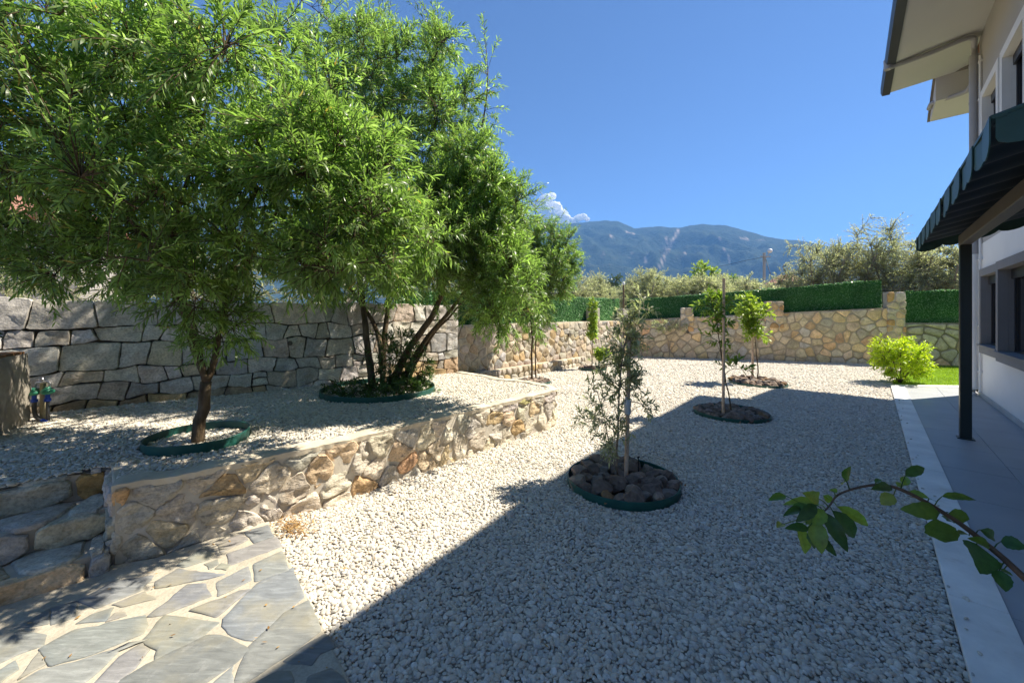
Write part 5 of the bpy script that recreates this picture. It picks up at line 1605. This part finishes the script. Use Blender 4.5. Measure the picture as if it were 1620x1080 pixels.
tb = Vector((-4.72, 3.92, .45))
tap = thing('garden_tap', tb, 'double garden tap with green caps and blue hose fittings before the grey wall', 'tap')
def tp(px, py): return at3(px, py, 3.92)
mb = MB(); mb.tube([tp(68, 670), tp(68.5, 606)], .024, 12); mb.build('standpipe', M['tap_pipe'], tap, smooth=True, sharp=50)
mb = MB(); mb.tube(smooth_line([tp(56, 612), tp(57, 606), tp(68, 604.5), tp(78, 605), tp(79, 611)], 14), .012, 8); mb.tube([tp(60, 600), tp(68, 603)], .008, 6); mb.tube([tp(67, 597), tp(68, 604)], .009, 6); mb.build('crossbar', M['chrome'], tap, smooth=True)
for (x, y) in ((58, 619), (79, 617.5)):
    c = tp(x, y)
    mb = MB(); mb.lathe(c + Vector((0, -.02, -.035)), [(.022, 0), (.045, .012), (.052, .028), (.044, .045), (.022, .062), (.016, .075)], 14); mb.build('tap_cap', M['tap_green'], tap, smooth=True, sharp=50)
    mb = MB(); mb.lathe(c + Vector((0, -.02, -.075)), [(.014, 0), (.018, .004), (.018, .041), (.012, .043)], 12); mb.build('hose_collar', M['tap_blue'], tap, smooth=True, sharp=50)
    mb = MB(); mb.lathe(c + Vector((0, -.02, -.105)), [(.022, 0), (.026, .006), (.026, .030), (.02, .032)], 12); mb.build('hose_collar', M['tap_blue'], tap, smooth=True, sharp=50)
mb = MB(); mb.tube(smooth_line([tp(58.5, 633) + Vector((0, -.02, 0)), tp(60, 645) + Vector((0, -.03, 0)), tp(67, 657) + Vector((0, -.05, 0)), tp(78, 665) + Vector((0, -.04, 0))], 14), .017, 8); mb.build('hose', M['hose'], tap, smooth=True)
mb = MB(); mb.tube([tp(79.5, 632) + Vector((0, -.02, 0)), tp(81.5, 665) + Vector((0, -.03, 0))], .014, 8); mb.build('hose', M['hose'], tap, smooth=True)
mb = MB(); mb.tube([tp(76, 663) + Vector((0, -.05, 0)), tp(84, 667) + Vector((0, -.05, 0))], .022, 10); mb.build('hose_fitting', M['tap_blue'], tap, smooth=True, sharp=50)

# ------------------------------------------------------------------ fruit branch reaching into the foreground
fb = Vector((0.90, 0.60, 0.0))
fr = thing('fruit_tree', fb, 'young fruit tree whose leafy branch arches over the terrace edge in the foreground', 'tree')
stem_px = [(1720, 1010, .68), (1660, 950, .70), (1620, 913, .72), (1590, 885, .74), (1560, 860, .76), (1530, 836, .78), (1507, 820, .79), (1480, 803, .80), (1458, 790, .81), (1430, 776, .82), (1405, 768, .83), (1380, 767, .84), (1350, 773, .85), (1325, 783, .85), (1312, 800, .85), (1297, 815, .85)]
stem = [Vector((.905, .605, .75))] + [at3(*s) for s in stem_px]
k = Mat('fruit_bark', 0.7, 0.3); k.color(k.ramp(k.noise(30, 4), [(0.3, (0.07, 0.045, 0.03)), (0.7, (0.16, 0.10, 0.06))])); k.bump(k.noise(60, 4), .4, .004)
mb = MB(); mb.tube([fb + Vector((0, 0, -.03)), fb + Vector((.01, .0, .5)), fb + Vector((.0, .01, 1.0)), fb + Vector((.06, -.02, 1.35)), fb + Vector((.1, -.1, 1.7))], [.02, .018, .014, .009, .004], 10); mb.build('trunk', k.m, fr, smooth=True)
sm = smooth_line(stem, 70)
mb = MB(); mb.tube(sm, [.0068 - .0054 * i / 69 for i in range(70)], 8); mb.build('branch', k.m, fr, smooth=True)
fl = Mat('fruit_leaf', 0.4, 0.45)
oi = fl.n('ObjectInfo')
fcol = fl.mix(oi.outputs['Color'], fl.ramp(fl.noise(90, 3), [(0.3, .8), (0.7, 1.15)]))
fl.color(fcol)
trn = fl.n('BsdfTranslucent'); fl.l(fl.mix(fcol, (1.5, 1.6, .5)), trn.inputs['Color'])
mx = fl.n('MixShader'); mx.inputs[0].default_value = .4
fl.l(fl.b.outputs[0], mx.inputs[1]); fl.l(trn.outputs[0], mx.inputs[2]); fl.l(mx.outputs[0], fl.out.inputs['Surface'])
fl.bump(fl.noise(160, 3), .3, .002)
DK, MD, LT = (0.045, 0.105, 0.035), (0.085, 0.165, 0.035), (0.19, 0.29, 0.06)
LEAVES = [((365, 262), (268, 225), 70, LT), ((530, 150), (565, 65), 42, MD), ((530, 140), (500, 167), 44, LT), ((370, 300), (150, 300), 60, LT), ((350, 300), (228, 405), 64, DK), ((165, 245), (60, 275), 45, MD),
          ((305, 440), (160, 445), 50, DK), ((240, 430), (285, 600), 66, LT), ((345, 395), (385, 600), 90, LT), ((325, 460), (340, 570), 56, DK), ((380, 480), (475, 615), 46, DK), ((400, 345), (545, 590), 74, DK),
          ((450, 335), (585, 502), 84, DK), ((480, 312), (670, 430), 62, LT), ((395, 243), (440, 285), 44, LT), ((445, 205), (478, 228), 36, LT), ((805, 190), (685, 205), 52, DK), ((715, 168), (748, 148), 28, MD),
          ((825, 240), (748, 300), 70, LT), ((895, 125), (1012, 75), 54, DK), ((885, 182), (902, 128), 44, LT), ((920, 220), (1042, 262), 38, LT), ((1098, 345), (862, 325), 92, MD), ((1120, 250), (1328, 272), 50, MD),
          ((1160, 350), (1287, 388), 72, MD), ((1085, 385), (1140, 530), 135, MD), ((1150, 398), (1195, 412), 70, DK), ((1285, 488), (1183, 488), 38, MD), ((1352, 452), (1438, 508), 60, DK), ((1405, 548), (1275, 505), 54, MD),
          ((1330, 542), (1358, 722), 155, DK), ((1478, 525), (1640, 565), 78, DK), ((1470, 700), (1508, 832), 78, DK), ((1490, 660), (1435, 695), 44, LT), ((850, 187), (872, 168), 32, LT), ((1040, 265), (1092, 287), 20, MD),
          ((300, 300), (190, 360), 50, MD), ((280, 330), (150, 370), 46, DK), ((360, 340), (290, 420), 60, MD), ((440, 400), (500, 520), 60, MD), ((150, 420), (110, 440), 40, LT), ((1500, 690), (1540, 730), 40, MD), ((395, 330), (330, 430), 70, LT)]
rn = random.Random(4)
def big_leaf(base, tip, w, col, node):
    ax = tip - base
    L = ax.length
    ax = ax / L
    vw = (base - Vector((0, 0, EYE))).normalized()
    nrm = (-vw + Vector((rn.uniform(-.35, .35), rn.uniform(-.35, .35), rn.uniform(.1, .7)))).normalized()
    nrm = (nrm - ax * nrm.dot(ax)).normalized()
    sd_ = ax.cross(nrm)
    mb = MB()
    K = 9
    curl = rn.uniform(.08, .34); fold = rn.uniform(.12, .5); tw = rn.uniform(-.5, .5)
    vs, fs = [], []
    for i in range(K + 1):
        s = i / K
        hw = w / 2 * (math.sin(PI * min(1, s ** 0.75)) ** 0.8 if 0 < s < 1 else 0.02)
        c = base + ax * (L * s) + nrm * (L * curl * (.25 - (s - .5) ** 2 * 1.0))
        a_ = tw * s
        sv = sd_ * math.cos(a_) + nrm * math.sin(a_)
        nv_ = nrm * math.cos(a_) - sd_ * math.sin(a_)
        ser = 1 + .05 * (-1) ** i
        for k_ in (-1, -.5, 0, .5, 1):
            vs.append(c + sv * (hw * k_ * ser) + nv_ * (abs(k_) * hw * fold) + nv_ * (.04 * w * math.sin(s * 9 + k_ * 4)) * abs(k_))
    for i in range(K):
        for k_ in range(4): fs.append((i * 5 + k_, (i + 1) * 5 + k_, (i + 1) * 5 + k_ + 1, i * 5 + k_ + 1))
    mb.add(vs, fs)
    if (base - node).length > .004:
        mb.tube([node, node.lerp(base, .5) + Vector((0, 0, .003)), base], [.0012, .001, .0009], 5)
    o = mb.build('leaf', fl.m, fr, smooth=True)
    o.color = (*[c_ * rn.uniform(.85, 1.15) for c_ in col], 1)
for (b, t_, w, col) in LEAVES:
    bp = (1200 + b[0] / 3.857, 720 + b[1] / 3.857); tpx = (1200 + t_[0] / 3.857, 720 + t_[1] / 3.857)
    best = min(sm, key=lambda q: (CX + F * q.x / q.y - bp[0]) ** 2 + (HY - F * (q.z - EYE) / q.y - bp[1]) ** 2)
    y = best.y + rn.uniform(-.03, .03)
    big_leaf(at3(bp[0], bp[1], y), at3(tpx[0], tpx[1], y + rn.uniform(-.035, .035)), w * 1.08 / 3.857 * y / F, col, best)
for i in range(16):                                   # leaves on the leader, outside the picture
    z = 1.1 + .6 * i / 16
    c = fb + Vector((.03 + .05 * (z - 1), -.02, z))
    a = i * 2.4
    b = c + Vector((math.cos(a) * .02, math.sin(a) * .02, .01))
    if math.cos(a) > -.6: big_leaf(b, b + Vector((abs(math.cos(a)) * .06, math.sin(a) * .05 - .03, .0)), .03, rn.choice([DK, MD]), c)

# ------------------------------------------------------------------ dry leaves and straw
r = np.random.default_rng(31)
def litter(name, n, f, label, L=(.02, .06), W=(.003, .012)):
    P = np.array([tuple(f()) for _ in range(n)])
    quad_leaves(name, P, np.column_stack([r.normal(0, 1, n), r.normal(0, 1, n), r.normal(0, .15, n)]), np.column_stack([r.normal(0, .3, n), r.normal(0, .3, n), np.ones(n)]), r.uniform(*L, n), r.uniform(*W, n), M['dry'], None)
    tag(bpy.data.objects[name], label, 'leaf litter', kind='stuff')
def f1():
    p = at(463 + r.normal(0, 14), 838 + r.normal(0, 9)); return (p.x, p.y, .03 + r.uniform(0, .008))
litter('dry_straw', 260, f1, 'brown dry straw lying on the gravel at the corner of the path')
def f2():
    while True:
        x, y = r.uniform(0, 540), r.uniform(880, 1075)
        p = at(x, y)
        if p.dot(N) < -1.6 and p.dot(N) > -3.35 and (p - at(427, 829)).dot(D) < -.1: return (p.x, p.y, .043)
litter('fallen_leaves', 26, f2, 'scattered small dry leaves on the slate path', (.012, .035), (.005, .014))
def f4():
    while True:
        p = H(r.uniform(.5, 11), r.uniform(-5.5, .25))
        if p.y > 1.2 and all((p - c).length > q + .05 for c, q in RINGS) and p.dot(N) > -6.2: return (p.x, p.y, .035)
litter('scattered_leaves', 130, f4, 'few dry leaves scattered over the courtyard gravel', (.02, .06), (.006, .018))
def f3():
    p = H(r.uniform(.2, 4.2), -3.3 + abs(r.normal(0, .12))); return (p.x, p.y, .028)
litter('leaf_litter', 160, f3, 'thin line of dry leaves along the foot of the retaining wall', (.015, .05), (.004, .012))

# ------------------------------------------------------------------ beyond the walls
def far_tree(px, dist, htop, wid, label, seed, leafm, name='olive_tree', bark=None, nt=520, low=0.5, ll=.13, lw=.034, per=16, group='olive trees beyond the garden walls'):
    x = (px - CX) * dist / F
    rr = random.Random(seed)
    hc = htop - low
    b = Vector((x, dist, -.05))
    limbs = [([b, b + Vector((rr.uniform(-.1, .1), 0, low * .7)), b + Vector((rr.uniform(-.3, .3), rr.uniform(-.3, .3), low + hc * .25))], .16, .10)]
    f0 = limbs[0][0][2]
    for k_ in range(5):
        a = k_ * 1.26 + rr.uniform(-.4, .4)
        limbs.append(([f0, f0 + Vector((math.cos(a) * wid * .2, math.sin(a) * wid * .2, hc * .22)), f0 + Vector((math.cos(a) * wid * .36, math.sin(a) * wid * .36, hc * .5))], .07, .02))
    vols = []
    for k_ in range(16):
        a = rr.uniform(0, 6.28); q = rr.uniform(.1, .36) * wid
        zc = low + hc * rr.uniform(.08, .80)
        s = rr.uniform(.16, .27)
        if zc > low + hc * .6: q *= .6
        vols.append(((x + math.cos(a) * q, dist + math.sin(a) * q, zc), (wid * s, wid * s, min(hc * s * 1.1, htop - zc))))
    spec = dict(seed=seed, limbs=limbs, vols=vols, nb=60, nt=nt, per=per, ll=ll, lw=lw, maxtwig=wid * .16, up=.4, hang=.1, first=.6, bare=.05, tw_r=.006, shell=.4)
    plant(name, b, label, 'tree', spec, leafm, bark or M['olive_bark'], group, quad=True)
OLV = [(893, 24, 4.5, 4.0, 'silvery olive tree over the cream wall hedge, just right of the slender tree'), (932, 27, 4.75, 3.8, 'pale olive crown above the hedge, left of the lamp post'), (968, 30, 4.2, 3.4, 'low olive crown right behind the lamp post'),
       (1022, 25, 4.55, 4.2, 'round pale olive tree behind the corner hedge, right of the lamp post'), (1062, 29, 4.3, 3.6, 'olive tree between the round pale one and the bright green crown'), (1098, 24, 3.9, 3.8, 'olive tree in front of the bright green crown'),
       (1140, 26, 4.5, 4.2, 'olive tree behind the top of the tallest stake'), (1180, 24, 3.75, 3.8, 'low olive tree below the red roof and utility pole'), (1222, 22, 3.2, 3.4, 'low olive tree right of the utility pole'),
       (1258, 20, 3.9, 3.4, 'olive tree at the left foot of the tall olive group'), (1303, 19, 5.3, 4.2, 'tall grey olive tree at the left of the tall olive group'), (1350, 18.5, 5.6, 4.2, 'tall olive tree with a bare leaning branch in the tall olive group'),
       (1408, 18, 6.2, 4.4, 'tallest olive tree above the far pillar'), (1455, 16.5, 4.9, 3.8, 'broad olive tree over the low wall behind the lawn'), (1505, 16, 4.5, 3.8, 'olive tree left of the awning post'), (1570, 17, 4.8, 4.2, 'olive tree hidden partly by the awning post and house')]
for i, (px, dist, ht, wd, lab) in enumerate(OLV):
    far_tree(px, dist, ht, wd, lab, 100 + i, M['far_olive_leaf'], nt=1700 if dist < 21 else 1300, ll=.105 if dist < 21 else .15, lw=.034 if dist < 21 else .046)
far_tree(985, 44, 6.3, 6.0, 'dark green tree crown behind the olives near the lamp post', 130, M['dark_leaf'], 'leafy_tree', M['bark'], 500, 1.5, .24, .12, group='leafy trees behind the olives')
far_tree(948, 52, 6.0, 5.5, 'dark rounded tree far behind the olives, left of the lamp post', 133, M['dark_leaf'], 'leafy_tree', M['bark'], 420, 1.5, .26, .13, group='leafy trees behind the olives')
far_tree(1112, 40, 6.9, 5.2, 'bright green leafy tree rising behind the olives', 131, M['fresh_leaf'], 'leafy_tree', M['bark'], 420, 1.5, .24, .13, group='leafy trees behind the olives')
far_tree(1152, 46, 6.2, 3.6, 'small green tree right of the bright green crown', 134, M['citrus_leaf'], 'leafy_tree', M['bark'], 320, 1.5, .24, .13, group='leafy trees behind the olives')
for i, (px, dist, ht, wd, lab) in enumerate(((60, 11, 4.2, 4.5, 'olive tree behind the grey wall at the left edge'), (330, 12, 4.4, 4.6, 'olive tree behind the grey wall, behind the forked trunk'), (520, 13, 4.4, 4.4, 'olive tree behind the grey wall between the two big trees'), (690, 15, 4.6, 4.4, 'olive tree behind the grey wall, behind the leaning stems'), (800, 22, 4.4, 4.2, 'olive tree behind the cream wall hanging leaves'))):
    far_tree(px, dist, ht, wd, lab, 140 + i, M['far_olive_leaf'], nt=420)

# houses beyond
def far_house(c, w, dpt, hw, hr, yaw, label, wallm):
    t = thing('far_house', c, label, 'house', 'houses beyond the garden')
    u = Vector((math.cos(yaw), math.sin(yaw), 0)); v = Vector((-u.y, u.x, 0)); c = Vector(c)
    mb = MB(); mb.box(c + Vector((0, 0, hw / 2)), u * w / 2, v * dpt / 2, Vector((0, 0, hw / 2))); mb.build('wall', wallm, t)
    mb = MB(); e = .5; th = Vector((0, 0, .18))
    A_ = [c + u * s * (w / 2 + e) + v * q * (dpt / 2 + e) + Vector((0, 0, hw - .12)) for s in (-1, 1) for q in (-1, 1)]
    R_ = [c + u * s * (w / 2 - dpt * .3) + Vector((0, 0, hw + hr)) for s in (-1, 1)]
    mb.add(A_ + R_ + [A_[k_] - th for k_ in range(4)], [(0, 2, 5, 4), (3, 1, 4, 5), (2, 3, 5), (1, 0, 4), (6, 7, 9, 8), (0, 6, 8, 2), (2, 8, 9, 3), (3, 9, 7, 1), (1, 7, 6, 0)])
    rf = mb.build('roof', M['roof_tile'], t)
    mb = MB(); mb.box(c + u * w * .25 + v * dpt * .1 + Vector((0, 0, hw + hr * .9)), u * .3, v * .3, Vector((0, 0, .9))); mb.build('chimney', M['concrete'], rf)
    for s in (-.3, .05, .35):
        f_ = MB(); f_.box(c + u * w * s - v * (dpt / 2 + .02) + Vector((0, 0, hw * .62)), u * .55, v * .05, Vector((0, 0, .6))); wn_ = f_.build('window', M['frame_white'], t)
        f_ = MB(); f_.box(c + u * w * s - v * (dpt / 2 + .08) + Vector((0, 0, hw * .62)), u * .46, v * .012, Vector((0, 0, .51))); f_.build('pane', M['glass'], wn_)
far_house(((1192 - CX) * 62 / F, 66, -.05), 7, 6, 4.9, 1.6, -.2, 'house with a red tiled roof behind the olives below the utility pole', M['far_wall'])
far_house(((1268 - CX) * 70 / F, 74, -.05), 5, 5, 7.4, 1.6, -.3, 'white house corner between the olives, left of the tall olive group', M['white_wall'])
far_house((-21.5, 15.5, -.05), 8, 6, 5.4, 1.2, .5, 'house with a red tiled roof glimpsed through the leaves at the left edge', M['far_wall'])

# utility pole
pp = at3(1209, 445, 42); pb_ = Vector((pp.x, pp.y, -.05))
pole = thing('utility_pole', pb_, 'concrete utility pole with a round white street lamp above the olives', 'utility pole')
topz = at3(1209, 399, 42).z
mb = MB(); mb.box(pb_ + Vector((0, 0, topz / 2)), (.11, 0, 0), (0, .10, 0), (0, 0, topz / 2)); mb.build('shaft', M['concrete'], pole, bevel=.02)
mb = MB(); mb.box(pb_ + Vector((0, -.2, topz - .45)), (.55, 0, 0), (0, .05, 0), (0, 0, .05)); mb.build('crossarm', M['concrete'], pole)
mb = MB(); mb.tube(smooth_line([pb_ + Vector((.1, -.15, topz - .6)), pb_ + Vector((.3, -.3, topz - .1)), pb_ + Vector((.35, -.4, topz + .05))], 8), .035, 8); mb.build('lamp_arm', M['concrete'], pole, smooth=True)
mb = MB(); mb.lathe(pb_ + Vector((.35, -.42, topz - .08)), [(.05, 0), (.2, .08), (.25, .22), (.2, .36), (.06, .44)], 14); mb.build('lamp_globe', M['lamp_white'], pole, smooth=True)
mb = MB()
mb.tube([pb_ + Vector((-.1, -.1, topz - .5)), at3(1180, 412, 43), at3(1150, 419, 45), at3(1120, 425, 47), at3(1080, 432, 50)], .018, 5)
mb.tube(smooth_line([pb_ + Vector((.1, -.1, topz - .7)), at3(1216, 425, 41), at3(1223, 445, 40), at3(1228, 462, 40)], 10), .03, 5)
o = mb.build('power_cable', M['wire']); tag(o, 'black power cables hanging from the utility pole', 'cable')
